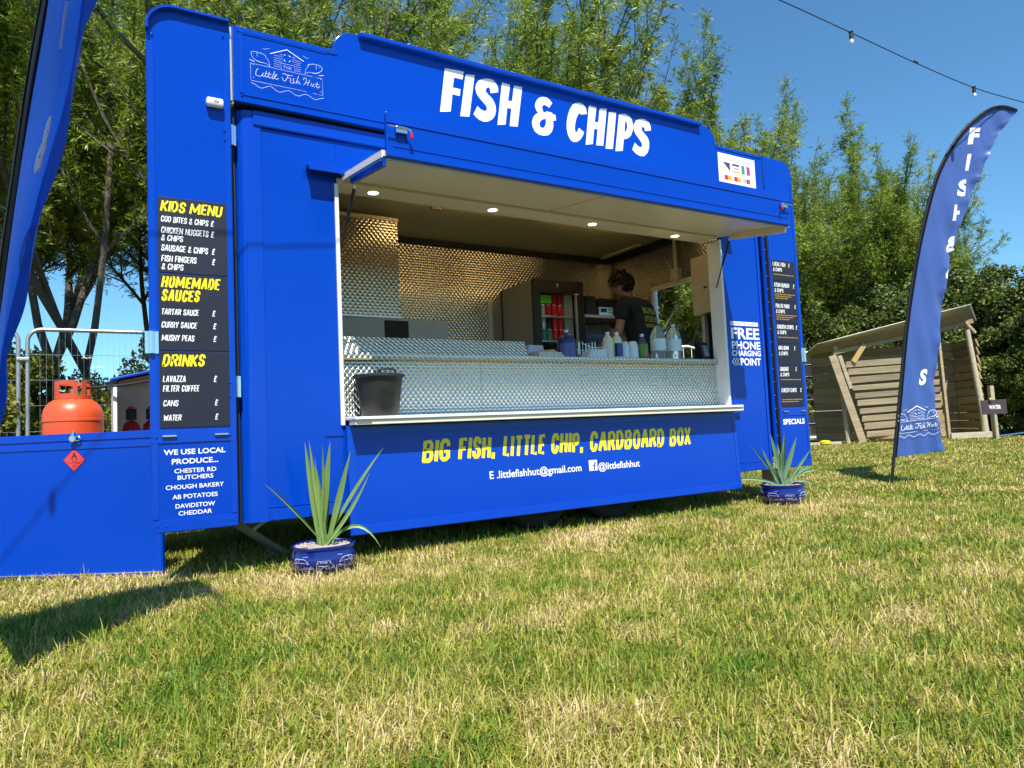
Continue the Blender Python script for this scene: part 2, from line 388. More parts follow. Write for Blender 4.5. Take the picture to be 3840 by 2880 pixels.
LOGO_STROKES=[
 (0.0069,[(0.000,0.000),(1.000,0.000),(1.000,-0.250),(0.847,-0.248)]),
 (0.0069,[(0.000,0.000),(0.001,-0.247),(0.691,-0.243)]),
 (0.0069,[(0.710,-0.244),(0.760,-0.244)]),
 (0.0099,[(0.009,0.159),(0.035,0.175),(0.082,0.178),(0.134,0.175),(0.175,0.166),(0.207,0.146)]),
 (0.0069,[(0.198,0.140),(0.227,0.110),(0.244,0.076),(0.258,0.034),(0.260,0.003)]),
 (0.0089,[(0.009,0.159),(0.014,0.120),(0.033,0.080),(0.073,0.053)]),
 (0.0139,[(0.073,0.053),(0.126,0.040),(0.173,0.042)]),
 (0.0069,[(0.173,0.039),(0.220,0.038),(0.258,0.006)]),
 (0.0069,[(0.093,0.171),(0.086,0.144),(0.093,0.114)]),
 (0.0069,[(0.039,0.145),(0.047,0.144)]),
 (0.0169,[(-0.011,0.044),(0.050,0.028)]),
 (0.0059,[(0.162,0.249),(0.192,0.237),(0.218,0.254),(0.257,0.265)]),
 (0.0069,[(0.723,0.275),(0.748,0.264),(0.779,0.249),(0.804,0.262)]),
 (0.0228,[(0.268,0.196),(0.499,0.309),(0.730,0.195)]),
 (0.0208,[(0.460,0.222),(0.472,0.222)]),
 (0.0208,[(0.524,0.228),(0.545,0.214)]),
 (0.0208,[(0.456,0.153),(0.467,0.130)]),
 (0.0208,[(0.528,0.139),(0.541,0.155)]),
 (0.0055,[(0.391,0.217),(0.442,0.217)]),
 (0.0055,[(0.315,0.186),(0.441,0.185)]),
 (0.0055,[(0.314,0.150),(0.431,0.150)]),
 (0.0055,[(0.314,0.118),(0.431,0.115)]),
 (0.0055,[(0.313,0.089),(0.400,0.087)]),
 (0.0055,[(0.312,0.057),(0.399,0.056)]),
 (0.0055,[(0.312,0.025),(0.398,0.024)]),
 (0.0055,[(0.567,0.213),(0.616,0.212)]),
 (0.0055,[(0.563,0.176),(0.686,0.174)]),
 (0.0055,[(0.565,0.145),(0.689,0.146)]),
 (0.0055,[(0.601,0.115),(0.688,0.116)]),
 (0.0055,[(0.610,0.084),(0.687,0.083)]),
 (0.0055,[(0.609,0.052),(0.686,0.051)]),
 (0.0055,[(0.608,0.022),(0.685,0.021)]),
 (0.0064,[(0.413,-0.011),(0.406,0.086),(0.598,0.088),(0.599,0.001)]),
 (0.0059,[(0.438,0.053),(0.472,0.053)]),
 (0.0059,[(0.455,0.053),(0.456,0.018)]),
 (0.0059,[(0.484,0.053),(0.485,0.019)]),
 (0.0059,[(0.508,0.053),(0.510,0.018)]),
 (0.0059,[(0.485,0.037),(0.509,0.036)]),
 (0.0059,[(0.554,0.055),(0.526,0.054),(0.528,0.017),(0.556,0.018)]),
 (0.0059,[(0.528,0.036),(0.550,0.036)]),
 (0.0099,[(0.782,0.142),(0.808,0.161),(0.871,0.180),(0.935,0.179),(0.979,0.163),(0.996,0.138),(0.984,0.105),(0.944,0.069)]),
 (0.0149,[(0.944,0.068),(0.893,0.044),(0.842,0.044)]),
 (0.0069,[(0.842,0.044),(0.792,0.040),(0.744,0.004)]),
 (0.0069,[(0.807,0.155),(0.775,0.108),(0.752,0.063),(0.741,0.008)]),
 (0.0069,[(0.912,0.160),(0.902,0.132),(0.910,0.104)]),
 (0.0069,[(0.946,0.142),(0.956,0.141)]),
 (0.0169,[(0.943,0.022),(1.008,0.041)]),
 (0.0089,[(-0.003,-0.295),(0.043,-0.306),(0.095,-0.339),(0.141,-0.344),(0.189,-0.317),(0.236,-0.294),(0.278,-0.297),(0.330,-0.336),(0.372,-0.349),(0.420,-0.336),(0.463,-0.310),(0.512,-0.299),(0.554,-0.319),(0.602,-0.344),(0.652,-0.346),(0.702,-0.315),(0.746,-0.299),(0.789,-0.313),(0.839,-0.341),(0.889,-0.350),(0.934,-0.327),(1.005,-0.302)]),
 (0.0149,[(0.030,-0.030),(0.037,-0.031)]),
 (0.0149,[(0.028,-0.213),(0.034,-0.213)]),
 (0.0149,[(0.964,-0.031),(0.972,-0.031)]),
 (0.0149,[(0.963,-0.216),(0.971,-0.216)]),
 (0.0119,[(0.095,-0.074),(0.073,-0.095),(0.063,-0.132),(0.060,-0.171),(0.098,-0.184),(0.133,-0.173),(0.160,-0.131)]),
 (0.0119,[(0.159,-0.122),(0.150,-0.162),(0.168,-0.174),(0.186,-0.154)]),
 (0.0119,[(0.205,-0.086),(0.189,-0.159),(0.205,-0.176),(0.228,-0.150)]),
 (0.0119,[(0.245,-0.089),(0.228,-0.163),(0.243,-0.178),(0.266,-0.154)]),
 (0.0089,[(0.181,-0.123),(0.270,-0.120)]),
 (0.0119,[(0.315,-0.066),(0.281,-0.151),(0.277,-0.180),(0.295,-0.179),(0.314,-0.146)]),
 (0.0119,[(0.314,-0.146),(0.344,-0.120),(0.339,-0.099),(0.317,-0.117),(0.313,-0.162),(0.337,-0.175),(0.369,-0.154)]),
 (0.0119,[(0.423,-0.076),(0.448,-0.066),(0.493,-0.079),(0.560,-0.073)]),
 (0.0119,[(0.499,-0.081),(0.479,-0.137),(0.457,-0.175),(0.430,-0.167),(0.416,-0.129)]),
 (0.0099,[(0.486,-0.119),(0.534,-0.118)]),
 (0.0119,[(0.537,-0.120),(0.524,-0.171),(0.539,-0.181)]),
 (0.0119,[(0.584,-0.106),(0.564,-0.140),(0.585,-0.164),(0.566,-0.186),(0.545,-0.179)]),
 (0.0119,[(0.646,-0.059),(0.605,-0.179)]),
 (0.0109,[(0.610,-0.171),(0.641,-0.132),(0.653,-0.145),(0.642,-0.177),(0.672,-0.165)]),
 (0.0109,[(0.713,-0.102),(0.720,-0.071),(0.752,-0.067),(0.757,-0.099),(0.731,-0.157),(0.712,-0.174)]),
 (0.0119,[(0.805,-0.081),(0.783,-0.125),(0.769,-0.171)]),
 (0.0089,[(0.737,-0.136),(0.791,-0.123)]),
 (0.0109,[(0.829,-0.121),(0.815,-0.160),(0.837,-0.172),(0.863,-0.123),(0.856,-0.168),(0.878,-0.169)]),
 (0.0119,[(0.910,-0.093),(0.894,-0.162),(0.912,-0.178),(0.948,-0.143)]),
 (0.0089,[(0.879,-0.126),(0.936,-0.123)]),
]

# ------------------------------------------------------------------ ground
def ground_mat():
    m, nt, p = nmat('dry_summer_turf'); L = nt.links
    g = nt.nodes.new('ShaderNodeNewGeometry')
    n1 = nt.nodes.new('ShaderNodeTexNoise'); n1.inputs['Scale'].default_value = 0.9; n1.inputs['Detail'].default_value = 6; L.new(g.outputs['Position'], n1.inputs['Vector'])
    n2 = nt.nodes.new('ShaderNodeTexNoise'); n2.inputs['Scale'].default_value = 38; n2.inputs['Detail'].default_value = 6; L.new(g.outputs['Position'], n2.inputs['Vector'])
    r1 = nt.nodes.new('ShaderNodeValToRGB'); e = r1.color_ramp.elements
    e[0].position = 0.34; e[0].color = (0.11, 0.12, 0.02, 1); e[1].position = 0.66; e[1].color = (0.25, 0.20, 0.075, 1)
    L.new(n1.outputs['Fac'], r1.inputs[0])
    r2 = nt.nodes.new('ShaderNodeValToRGB'); e = r2.color_ramp.elements
    e[0].position = 0.3; e[0].color = (0.30, 0.30, 0.28, 1); e[1].position = 0.72; e[1].color = (1.35, 1.3, 1.2, 1)
    L.new(n2.outputs['Fac'], r2.inputs[0])
    mu = nt.nodes.new('ShaderNodeMix'); mu.data_type = 'RGBA'; mu.blend_type = 'MULTIPLY'; mu.inputs['Factor'].default_value = 1
    L.new(r1.outputs[0], mu.inputs['A']); L.new(r2.outputs[0], mu.inputs['B'])
    L.new(mu.outputs['Result'], p.inputs['Base Color']); p.inputs['Roughness'].default_value = 0.95; p.inputs['Specular IOR Level'].default_value = 0.1
    b = nt.nodes.new('ShaderNodeBump'); b.inputs['Distance'].default_value = 0.03; L.new(n2.outputs['Fac'], b.inputs['Height']); L.new(b.outputs[0], p.inputs['Normal'])
    return m
gv = []; gf = []
xs = [-900, -300, -100, -40, -20, -10, -5, 0, 5, 10, 15, 20, 25, 40, 100, 300, 900]
for y in xs:
    for x in xs: gv.append((x, y, 0))
k = len(xs)
for i in range(k - 1):
    for j in range(k - 1): gf.append((i * k + j, i * k + j + 1, (i + 1) * k + j + 1, (i + 1) * k + j))
tag(MB().add(gv, gf).build('ground', ground_mat()), kind='structure')

# ------------------------------------------------------------------ food trailer
TR = thing('food_trailer', 'blue fish and chips catering trailer with its serving hatch open', 'food trailer', (2.1, 1.0, 0))
def part(mb, name, m, parent=TR, **k): return mb.build(name, m, parent, **k)
BX0, BX1, BY0, BY1, BZ0, BZ1 = 0.0, 4.22, 0.0, 2.0, 0.265, 2.51
WX0, WX1, WZ0, WZ1 = 0.548, 3.690, 0.762, 2.175
# front wall (three panels butting round the opening), floor, back, sides, roof
fl = part(MB().box(0.13, WX0, 0.0, 0.035, BZ0 + 0.065, 2.405), 'front_panel', BLUE, bevel=0.002)
part(MB().box(WX1 + 0.02, 4.14, 0.0, 0.035, BZ0 + 0.065, 2.405), 'front_panel', BLUE, bevel=0.002)
part(MB().box(WX0, WX1 + 0.02, 0.0, 0.035, 2.195, 2.405), 'header_panel', BLUE)
part(MB().box(WX0, WX1 + 0.02, 0.004, 0.035, 0.33, 0.755), 'lower_front_panel', BLUE)
part(MB().box(0.13, 4.14, -0.004, 0.04, BZ0, BZ0 + 0.065), 'bottom_trim', BLUE_TRIM, bevel=0.004)
part(MB().box(0.09, 4.13, -0.016, 0.04, 2.408, 2.497), 'top_trim', BLUE_TRIM, bevel=0.008)
for x in (0.0, 4.14):
    mb = MB(); n = 8; sgn = 1 if x == 0.0 else -1; cx = x + 0.13 if sgn == 1 else x
    ww = 0.13 if sgn == 1 else 0.08
    prof = [(cx - sgn * (ww - .07 + 0.07 * math.cos(a)), 0.063 - 0.07 * math.sin(a)) for a in [i * PI / 2 / n for i in range(n + 1)]]
    prof = [(cx - sgn * ww, 0.13)] + prof + [(cx, -0.007), (cx, 0.035), (cx - sgn * (ww - .03), 0.13)]
    vs = [(px, py, z) for z in (BZ0, 2.49) for px, py in prof]; q = len(prof)
    mb.add(vs, [tuple(range(q)), tuple(reversed(range(q, 2 * q)))] + [(i, (i + 1) % q, q + (i + 1) % q, q + i) for i in range(q)])
    part(mb, 'corner_post', BLUE_TRIM, smooth=True)
for z, x0, x1 in ((0.335, 0.09, 0.54), (0.335, 3.75, 4.13)):
    part(MB().box(x0, x1, -0.006, 0.0, z, z + 0.005), 'trim_rib', BLUE_TRIM)
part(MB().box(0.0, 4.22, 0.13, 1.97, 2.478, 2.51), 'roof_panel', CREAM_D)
part(MB().box(0.05, 4.17, 0.04, 1.96, 0.265, 0.31), 'floor_panel', UNDER)
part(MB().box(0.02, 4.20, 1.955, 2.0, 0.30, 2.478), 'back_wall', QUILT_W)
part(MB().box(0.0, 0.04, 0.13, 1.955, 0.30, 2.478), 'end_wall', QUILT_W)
# right end wall with its side hatch
mb = MB(); mb.box(4.16, 4.20, 0.13, 0.62, 0.31, 2.478); mb.box(4.16, 4.20, 1.27, 1.955, 0.31, 2.478)
mb.box(4.16, 4.20, 0.62, 1.27, 2.02, 2.478); mb.box(4.16, 4.20, 0.62, 1.27, 0.31, 1.05)
part(mb, 'end_wall', QUILT_W)
mb = MB(); mb.box(4.13, 4.16, 1.25, 1.29, 1.05, 2.04); mb.box(4.13, 4.16, 0.60, 0.64, 1.05, 2.04); mb.box(4.13, 4.16, 0.64, 1.25, 2.0, 2.04)
part(mb, 'side_hatch_frame', WHITE_ALU)
# sign board
poly = [(-0.012, 2.512), (4.237, 2.512), (4.237, 2.922)]
poly += [(3.70, 2.922)] + [(3.56 + 0.125 * math.sin(a), 2.935 + 0.125 * math.cos(a)) for a in [PI / 2 - i * PI / 16 for i in range(9)]]
poly += [(0.66 - 0.125 * math.sin(a), 2.935 + 0.125 * math.cos(a)) for a in [i * PI / 16 for i in range(9)]] + [(0.52, 2.925), (-0.012, 2.93)]
SIGN = part(MB().prism_xz(poly, -0.045, -0.018), 'sign_board', BLUE, bevel=0.004)
# raised edging of the sign board
def edge_strip(pts, w=0.022, y0=-0.052, y1=-0.046):
    mb = MB()
    for a, b in zip(pts, pts[1:]):
        mb.beam((a[0], (y0 + y1) / 2, a[1]), (b[0], (y0 + y1) / 2, b[1]), 0.010, w, up=(b[1] - a[1], 0, -(b[0] - a[0])))
    return mb
part(MB().box(0.03, 0.50, -0.0485, -0.045, 2.893, 2.90), 'edge_bead', BLUE_TRIM)
part(MB().box(0.01, 0.56, -0.050, -0.045, 2.90, 2.927), 'edge_moulding', BLUE_TRIM, bevel=0.002)
part(MB().box(3.68, 4.23, -0.050, -0.045, 2.897, 2.920), 'edge_moulding', BLUE_TRIM, bevel=0.002)
part(MB().box(0.02, 0.04, -0.050, -0.045, 2.56, 2.90), 'edge_moulding', BLUE_TRIM, bevel=0.002)
part(MB().box(0.04, 3.66, -0.0495, -0.045, 2.552, 2.560), 'edge_bead', BLUE_TRIM)
part(MB().box(0.69, 3.50, -0.085, -0.018, 3.035, 3.062), 'roof_capping', BLUE_TRIM, bevel=0.006)
part(MB().box(-0.0, 4.23, -0.018, 0.6, 2.512, 2.53), 'sign_support', DARK)
# wings either side
def wing(x0, x1, rtl, rtr, z1):
    w = part(MB().prism_xz(rounded(x0, x1, 0.262, z1, rtl, rtr), -0.035, -0.010), 'wing_panel', BLUE, bevel=0.004)
    return w
W1 = wing(-0.425, -0.026, 0.13, 0, 2.94)
W2 = wing(4.262, 4.637, 0, 0.13, 2.93)
for (x0, x1) in ((-0.425, -0.026), (4.262, 4.637)):
    part(MB().box(x0 + 0.004, x0 + 0.034, -0.039, -0.035, 0.33, 2.74), 'wing_stile', BLUE_TRIM, bevel=0.0015)
    part(MB().box(x1 - 0.034, x1 - 0.004, -0.039, -0.035, 0.33, 2.74), 'wing_stile', BLUE_TRIM, bevel=0.0015)
    part(MB().box(x0 + 0.004, x1 - 0.004, -0.041, -0.035, 0.266, 0.325), 'wing_rail', BLUE_TRIM, bevel=0.0015)
    part(MB().box(x0 + 0.004, x1 - 0.004, -0.040, -0.035, 0.700, 0.768), 'wing_rail', BLUE_TRIM, bevel=0.0015)
# curled capping along the left wing's top
mb = MB(); cap = [(-0.422, 2.80)] + [(-0.295 - 0.13 * math.cos(a), 2.812 + 0.128 * math.sin(a)) for a in [i * PI / 16 for i in range(1, 9)]] + [(-0.03, 2.94)]
for a, b in zip(cap, cap[1:]): mb.beam((a[0], -0.048, a[1]), (b[0], -0.048, b[1]), 0.034, 0.012, up=(-(b[1] - a[1]), 0, b[0] - a[0]))
part(mb, 'wing_capping', BLUE_TRIM)
part(MB().box(-0.024, -0.014, -0.022, 0.0, 2.52, 2.93), 'hinge_strip', ALU)
part(MB().box(4.222, 4.252, -0.004, 0.012, 0.30, 2.50), 'hinge_strip', BLUE_TRIM)
part(MB().box(4.252, 4.259, -0.034, 0.06, 0.36, 2.90), 'gap_shade_strip', DARK)  # added near-black strip: the gap's shade beside the right wing put in as colour
for i_ in range(22): part(MB().box(4.247, 4.251, -0.012, -0.008, 0.42 + i_ * .113, 0.428 + i_ * .113), 'hinge_pin', GREY_P)
part(MB().box(-0.034, -0.002, 0.02, 0.06, 0.27, 2.50), 'gap_shade_strip', DARK)  # added strip, darkness of the left wing gap as colour; hides what lies behind
# hinges, catches, rivets
def hinge(x, z, y=-0.03, h=0.1, w=0.016):
    mb = MB().tube([(x, y - 0.008, z - h / 2), (x, y - 0.008, z + h / 2)], w / 2, 8); mb.box(x - w, x + w, y - 0.006, y, z - h / 2, z + h / 2)
    part(mb, 'hinge', CHROME, smooth=True)
hinge(-0.018, 2.33, -0.012, 0.11, 0.018); hinge(-0.018, 0.98, -0.012, 0.11, 0.018); hinge(-0.415, 1.20, -0.036, 0.11, 0.03); hinge(4.628, 1.22, -0.036, 0.12, 0.03)
rv = random.Random(3)
mb = MB()
for x, z in [(-0.40, 2.78), (-0.06, 2.86), (-0.06, 2.34), (-0.06, 2.29), (-0.06, 1.0), (-0.06, .93), (-0.40, 0.30), (-0.36, 0.295), (-0.06, 0.30), (-0.40, 0.73), (-0.06, 0.73), (0.10, 2.44), (0.72, 2.44), (0.13, 0.30), (0.5, 0.3), (4.05, 0.3), (0.03, 2.55), (0.03, 2.9), (4.2, 2.9)]:
    yy = -0.041 if x < 0 else (-0.050 if z > 2.5 else -0.012 if z > 2.4 else -0.004)
    mb.lathe([(0.0001, 0.0), (0.006, 0.0), (0.0045, 0.003), (0.0001, 0.004)], (0, 0, 0), 8)
    o = len(mb.v) - 32
    for i in range(o, o + 32):
        a, b, c = mb.v[i]; mb.v[i] = (x + a, yy - c, z + b)
part(mb, 'rivets', BLUE_TRIM)
for x0, z in ((-0.375, 0.735), (-0.135, 0.735), (4.30, 0.735), (4.53, 0.735)):
    part(MB().box(x0, x0 + 0.065, -0.052, -0.041, z - 0.004, z + 0.004), 'shelf_catch', CHROME, bevel=0.002)
# bulkhead lamp on the left wing
mb = MB().box(-0.150, -0.066, -0.078, -0.035, 2.452, 2.495)
part(mb, 'marker_lamp', WHITE_V, bevel=0.012)
part(MB().box(-0.115, -0.09, -0.0795, -0.078, 2.468, 2.478), 'lamp_switch', GREY_V)
# rain gutter over the hatch
part(MB().hexa([(0.372, -0.075, 2.208), (3.82, -0.075, 2.208), (3.82, 0, 2.208), (0.372, 0, 2.208)], [(0.372, -0.06, 2.222), (3.82, -0.06, 2.222), (3.82, 0, 2.24), (0.372, 0, 2.24)]), 'rain_gutter', BLUE_TRIM, bevel=0.002)
part(MB().box(0.372, 3.82, -0.082, -0.070, 2.185, 2.222), 'gutter_lip', BLUE_TRIM, bevel=0.002)
# hatch frame
mb = MB(); mb.box(WX0 - 0.016, WX0 + 0.006, -0.014, 0.05, WZ0 - 0.005, 2.15); part(mb, 'hatch_frame', WHITE_ALU, bevel=0.002)
mb = MB(); mb.box(WX1 - 0.002, WX1 + 0.022, -0.014, 0.12, WZ0 - 0.005, 2.15); part(mb, 'hatch_frame', WHITE_ALU, bevel=0.002)
part(MB().box(WX0, WX1, 0.0, 0.175, 2.165, 2.19), 'hatch_soffit', CREAM)
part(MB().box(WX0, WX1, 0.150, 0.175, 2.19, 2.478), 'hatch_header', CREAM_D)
for x in (0.80, 1.635, 2.475, 3.30):
    part(MB().lathe([(0.040, 0.0), (0.040, -0.004), (0.032, -0.004)], (x, 0.085, 2.165), 24), 'downlight_rim', WHITE_ALU)
    part(MB().lathe([(0.0001, 0.0), (0.0315, 0.0), (0.0315, -0.0045), (0.0001, -0.0045)], (x, 0.085, 2.1645), 24), 'downlight', LED)
# lifted hatch: canopy, cheeks, front board
def cz(y): return 2.178 + (y / -0.66) * (2.082 - 2.178)
mb = MB().hexa([(0.572, -0.665, cz(-0.665)), (3.672, -0.665, cz(-0.665)), (3.672, -0.02, cz(-0.02)), (0.572, -0.02, cz(-0.02))],
               [(0.572, -0.665, cz(-0.665) + 0.03), (3.672, -0.665, cz(-0.665) + 0.03), (3.672, -0.02, cz(-0.02) + 0.03), (0.572, -0.02, cz(-0.02) + 0.03)])
part(mb, 'canopy_panel', CREAM)
for x, m2 in ((0.572, BLUE_TRIM), (3.648, CREAM)):
    x1 = x + 0.024
    part(MB().hexa([(x, -0.66, cz(-.66) - 0.052), (x1, -0.66, cz(-.66) - 0.052), (x1, -0.17, cz(-.17) - 0.05), (x, -0.17, cz(-.17) - 0.05)],
                   [(x, -0.66, cz(-.66)), (x1, -0.66, cz(-.66)), (x1, -0.17, cz(-.17)), (x, -0.17, cz(-.17))]), 'canopy_cheek', m2, bevel=0.002)
    part(MB().beam((x - 0.004 if x < 1 else x1 + 0.004, -0.68, cz(-.68) - 0.004), (x - 0.004 if x < 1 else x1 + 0.004, -0.0, cz(0) - 0.004), 0.008, 0.016), 'canopy_edge', WHITE_ALU)
    part(MB().beam((x - 0.003 if x < 1 else x1 + 0.003, -0.66, cz(-.66) - 0.022), (x - 0.003 if x < 1 else x1 + 0.003, -0.12, cz(-.12) - 0.02), 0.005, 0.006), 'canopy_edge', ALU)
part(MB().beam((2.02, -0.655, cz(-.655) - 0.002), (2.02, -0.03, cz(-.03) - 0.002), 0.010, 0.004), 'canopy_seam', CREAM_D)
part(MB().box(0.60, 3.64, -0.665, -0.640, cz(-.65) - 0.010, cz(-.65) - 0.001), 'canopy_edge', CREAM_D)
LIP = part(MB().box(0.585, 3.665, -0.700, -0.676, 2.068, 2.296), 'canopy_front_board', BLUE, bevel=0.003)
part(MB().box(0.588, 3.662, -0.7045, -0.700, 2.240, 2.293), 'front_board_rail', BLUE_TRIM, bevel=0.0015)
part(MB().box(0.588, 3.662, -0.7035, -0.700, 2.071, 2.098), 'front_board_rail', BLUE_TRIM, bevel=0.0015)
part(MB().box(0.62, 3.64, -0.7030, -0.700, 2.122, 2.126), 'front_board_rail', BLUE_TRIM)
part(MB().box(0.590, 3.660, -0.676, -0.668, 2.060, 2.072), 'front_board_foot', ALU)
for x, s in ((0.660, 1), (3.585, -1)):
    b = part(MB().box(x - 0.03, x + 0.03, -0.726, -0.7045, 2.188, 2.222), 'slide_bolt', CHROME, bevel=0.003)
    part(MB().tube([(x - s * 0.075, -0.731, 2.212), (x + s * 0.03, -0.731, 2.212), (x + s * 0.043, -0.733, 2.204), (x + s * 0.045, -0.735, 2.19)], 0.0042, 8), 'bolt_bar', CHROME, parent=b, smooth=True)
    part(MB().tube([(x + s * 0.045, -0.735, 2.192), (x + s * 0.046, -0.736, 2.164)], 0.0075, 10), 'bolt_knob', RED, parent=b, smooth=True)
# gas struts
for top, bot in (((0.602, -0.163, 2.10), (0.562, 0.028, 1.745)), ((3.645, -0.161, 2.12), (3.683, 0.045, 1.752))):
    top = Vector(top); bot = Vector(bot); mid = top.lerp(bot, 0.52)
    s_ = part(MB().tube([top.lerp(bot, 0.05), mid], 0.0095, 10), 'gas_strut', BLACK, smooth=True)
    part(MB().tube([mid, bot], 0.0045, 8), 'strut_rod', UNDER, parent=s_, smooth=True)
    mb = MB().tube([top, top.lerp(bot, 0.06)], 0.007, 8); mb.tube([bot.lerp(top, 0.03), bot], 0.008, 8)
    part(mb, 'strut_end', CHROME, parent=s_, smooth=True)
# skirt (lower flap hanging from the sill)
def sky_y(z): return -0.012 - (0.75 - z) / 0.61 * 0.03
def quadslab(x0, x1, z0, z1, t, off=0.0):
    return MB().hexa([(x0, sky_y(z0) - t - off, z0), (x1, sky_y(z0) - t - off, z0), (x1, sky_y(z0) - off, z0), (x0, sky_y(z0) - off, z0)],
                     [(x0, sky_y(z1) - t - off, z1), (x1, sky_y(z1) - t - off, z1), (x1, sky_y(z1) - off, z1), (x0, sky_y(z1) - off, z1)])
SK = part(quadslab(0.552, 3.715, 0.142, 0.752, 0.022), 'skirt_panel', BLUE_D, bevel=0.003)
part(quadslab(0.556, 0.586, 0.20, 0.745, 0.003, 0.022), 'skirt_stile', BLUE_TRIM)
part(quadslab(3.681, 3.711, 0.20, 0.745, 0.003, 0.022), 'skirt_stile', BLUE_TRIM)
part(quadslab(0.556, 3.711, 0.146, 0.196, 0.005, 0.022), 'skirt_rail', BLUE_TRIM, bevel=0.0015)
part(quadslab(0.586, 3.681, 0.705, 0.748, 0.003, 0.022), 'skirt_rail', BLUE_TRIM, bevel=0.001)
part(MB().box(0.44, 0.545, -0.006, 0.0, 0.700, 0.706), 'skirt_stop', BLUE_TRIM)
# outer shelf
part(MB().box(0.566, 3.69, -0.152, 0.10, 0.782, 0.800), 'serving_shelf', WHITE_ALU, bevel=0.004)
part(MB().box(0.570, 3.70, -0.142, -0.035, 0.755, 0.781), 'shelf_front_rail', CREAM, bevel=0.002)
part(MB().box(3.69, 3.80, -0.062, -0.034, 0.786, 0.800), 'shelf_stay', CHROME, bevel=0.003)
part(MB().box(0.572, 0.66, -0.158, -0.152, 0.786, 0.799), 'shelf_sticker', WHITE_V)
# counter front, counter top
part(MB().box(0.566, 1.500, 0.100, 0.115, 0.801, 1.140), 'counter_panel', QUILT)
part(MB().box(1.503, 3.688, 0.101, 0.115, 0.801, 1.140), 'counter_panel', QUILT)
part(MB().box(0.555, 3.70, 0.078, 0.56, 1.150, 1.182), 'counter_top', QUILT)
part(MB().box(0.560, 3.695, 0.076, 0.100, 1.141, 1.1495), 'counter_edge', mat('tarnished_brass_edge', (0.42, 0.30, 0.14), 0.4, 0.5, var=0.25, vscale=14))
part(MB().box(0.57, 3.69, 0.06, 0.12, 0.801, 0.806), 'counter_kick', ALU)
mb = MB()
for i in range(5): mb.box(1.30 + i * 0.6, 1.36 + i * 0.6, 0.085, 0.1, 0.806, 0.812)
part(mb, 'shelf_clips', WHITE_ALU)
# raised quilted upstand
part(MB().hexa([(0.60, 0.27, 1.183), (1.99, 0.27, 1.183), (1.99, 0.55, 1.183), (0.60, 0.55, 1.183)], [(0.60, 0.315, 1.312), (1.985, 0.315, 1.312), (1.985, 0.55, 1.312), (0.60, 0.55, 1.312)]), 'counter_upstand', QUILT, bevel=0.002)
# extraction hood and range back panel
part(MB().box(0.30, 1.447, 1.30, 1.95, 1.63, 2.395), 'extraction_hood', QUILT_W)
part(MB().box(0.30, 1.452, 1.285, 1.95, 2.397, 2.425), 'hood_trim', CREAM)
part(MB().box(0.30, 1.450, 1.285, 1.31, 1.612, 1.628), 'hood_lip', ALU)
part(MB().box(0.60, 1.842, 1.25, 1.275, 1.19, 1.60), 'range_back_panel', GREY_P)
part(MB().box(1.292, 1.490, 1.243, 1.249, 1.25, 1.585), 'range_window', DARK)
part(MB().box(0.60, 1.842, 1.276, 1.90, 0.31, 1.40), 'range', GREY_P)
# back-wall trims and posts
part(MB().box(1.46, 4.16, 1.91, 1.952, 2.43, 2.476), 'ceiling_trim', DARK)
part(MB().box(4.10, 4.158, 0.2, 1.905, 2.43, 2.476), 'ceiling_trim', DARK)
part(MB().box(4.03, 4.085, 1.90, 1.952, 1.2, 2.428), 'corner_cover', QUILT_W)
part(MB().box(2.62, 2.66, 1.93, 1.953, 0.5, 1.95), 'wall_strip', ALU)
part(MB().box(4.0, 4.05, 1.3, 1.89, 2.46, 2.475), 'ceiling_batten', CREAM)
part(MB().box(1.62, 1.70, 1.0, 1.02, 2.44, 2.476), 'ceiling_fitting', DARK)
for x0, x1 in ((1.38, 2.34), (2.66, 3.60)):
    part(MB().box(x0, x1, 0.91, 0.94, 2.452, 2.475), 'tube_light', TUBE)
# electrical box and conduit on the right end wall
part(MB().box(3.99, 4.158, 0.33, 0.60, 1.64, 2.16), 'distribution_box', CREAM, bevel=0.004)
part(MB().box(3.986, 3.99, 0.42, 0.46, 1.86, 1.875), 'box_handle', DARK)
part(MB().tube([(4.125, 0.92, 2.46), (4.125, 0.92, 2.15)], 0.018, 10), 'conduit', CREAM, smooth=True)
part(MB().box(4.09, 4.158, 0.87, 0.97, 2.04, 2.15), 'socket_box', CREAM, bevel=0.004)
part(MB().box(4.06, 4.158, 0.20, 0.50, 1.19, 1.63), 'side_equipment', BLACK, bevel=0.004)
# inner back shelf
part(MB().box(3.50, 4.15, 1.58, 1.90, 1.765, 1.790), 'wall_shelf', WHITE_ALU)
# underside, wheels, corner steady
part(MB().box(0.5, 3.8, 0.35, 1.7, 0.19, 0.264), 'chassis_frame', UNDER)
for y in (0.21, 1.68):
    for x in (1.93, 2.58):
        w = thing('wheel', None, None, (0, 0, 0)); w.parent = TR; w.location = Vector((x, y, 0.29)) - Vector(TR.location)
        w['label'] = 'trailer wheel mostly hidden behind the skirt'
        def rot(mb):
            mb.v = [(a, c, b) for a, b, c in mb.v]; mb.f = [tuple(reversed(f)) for f in mb.f]; return mb
        t = rot(MB().lathe([(0.19, -0.08), (0.26, -0.085), (0.285, -0.06), (0.29, 0), (0.285, 0.06), (0.26, 0.085), (0.19, 0.08), (0.185, 0)], (0, 0, 0), 32))
        o = t.build('tyre', BLACK_R, smooth=True); o.parent = w
        t = rot(MB().lathe([(0.19, -0.078), (0.183, -0.08), (0.176, -0.06), (0.13, -0.035), (0.06, -0.045), (0.0001, -0.045)], (0, 0, 0), 32))
        t.tube([(0.192 * math.cos(q * PI / 16), -0.086, 0.192 * math.sin(q * PI / 16)) for q in range(33)], 0.007, 6, False)
        o = t.build('rim', UNDER, smooth=True); o.parent = w
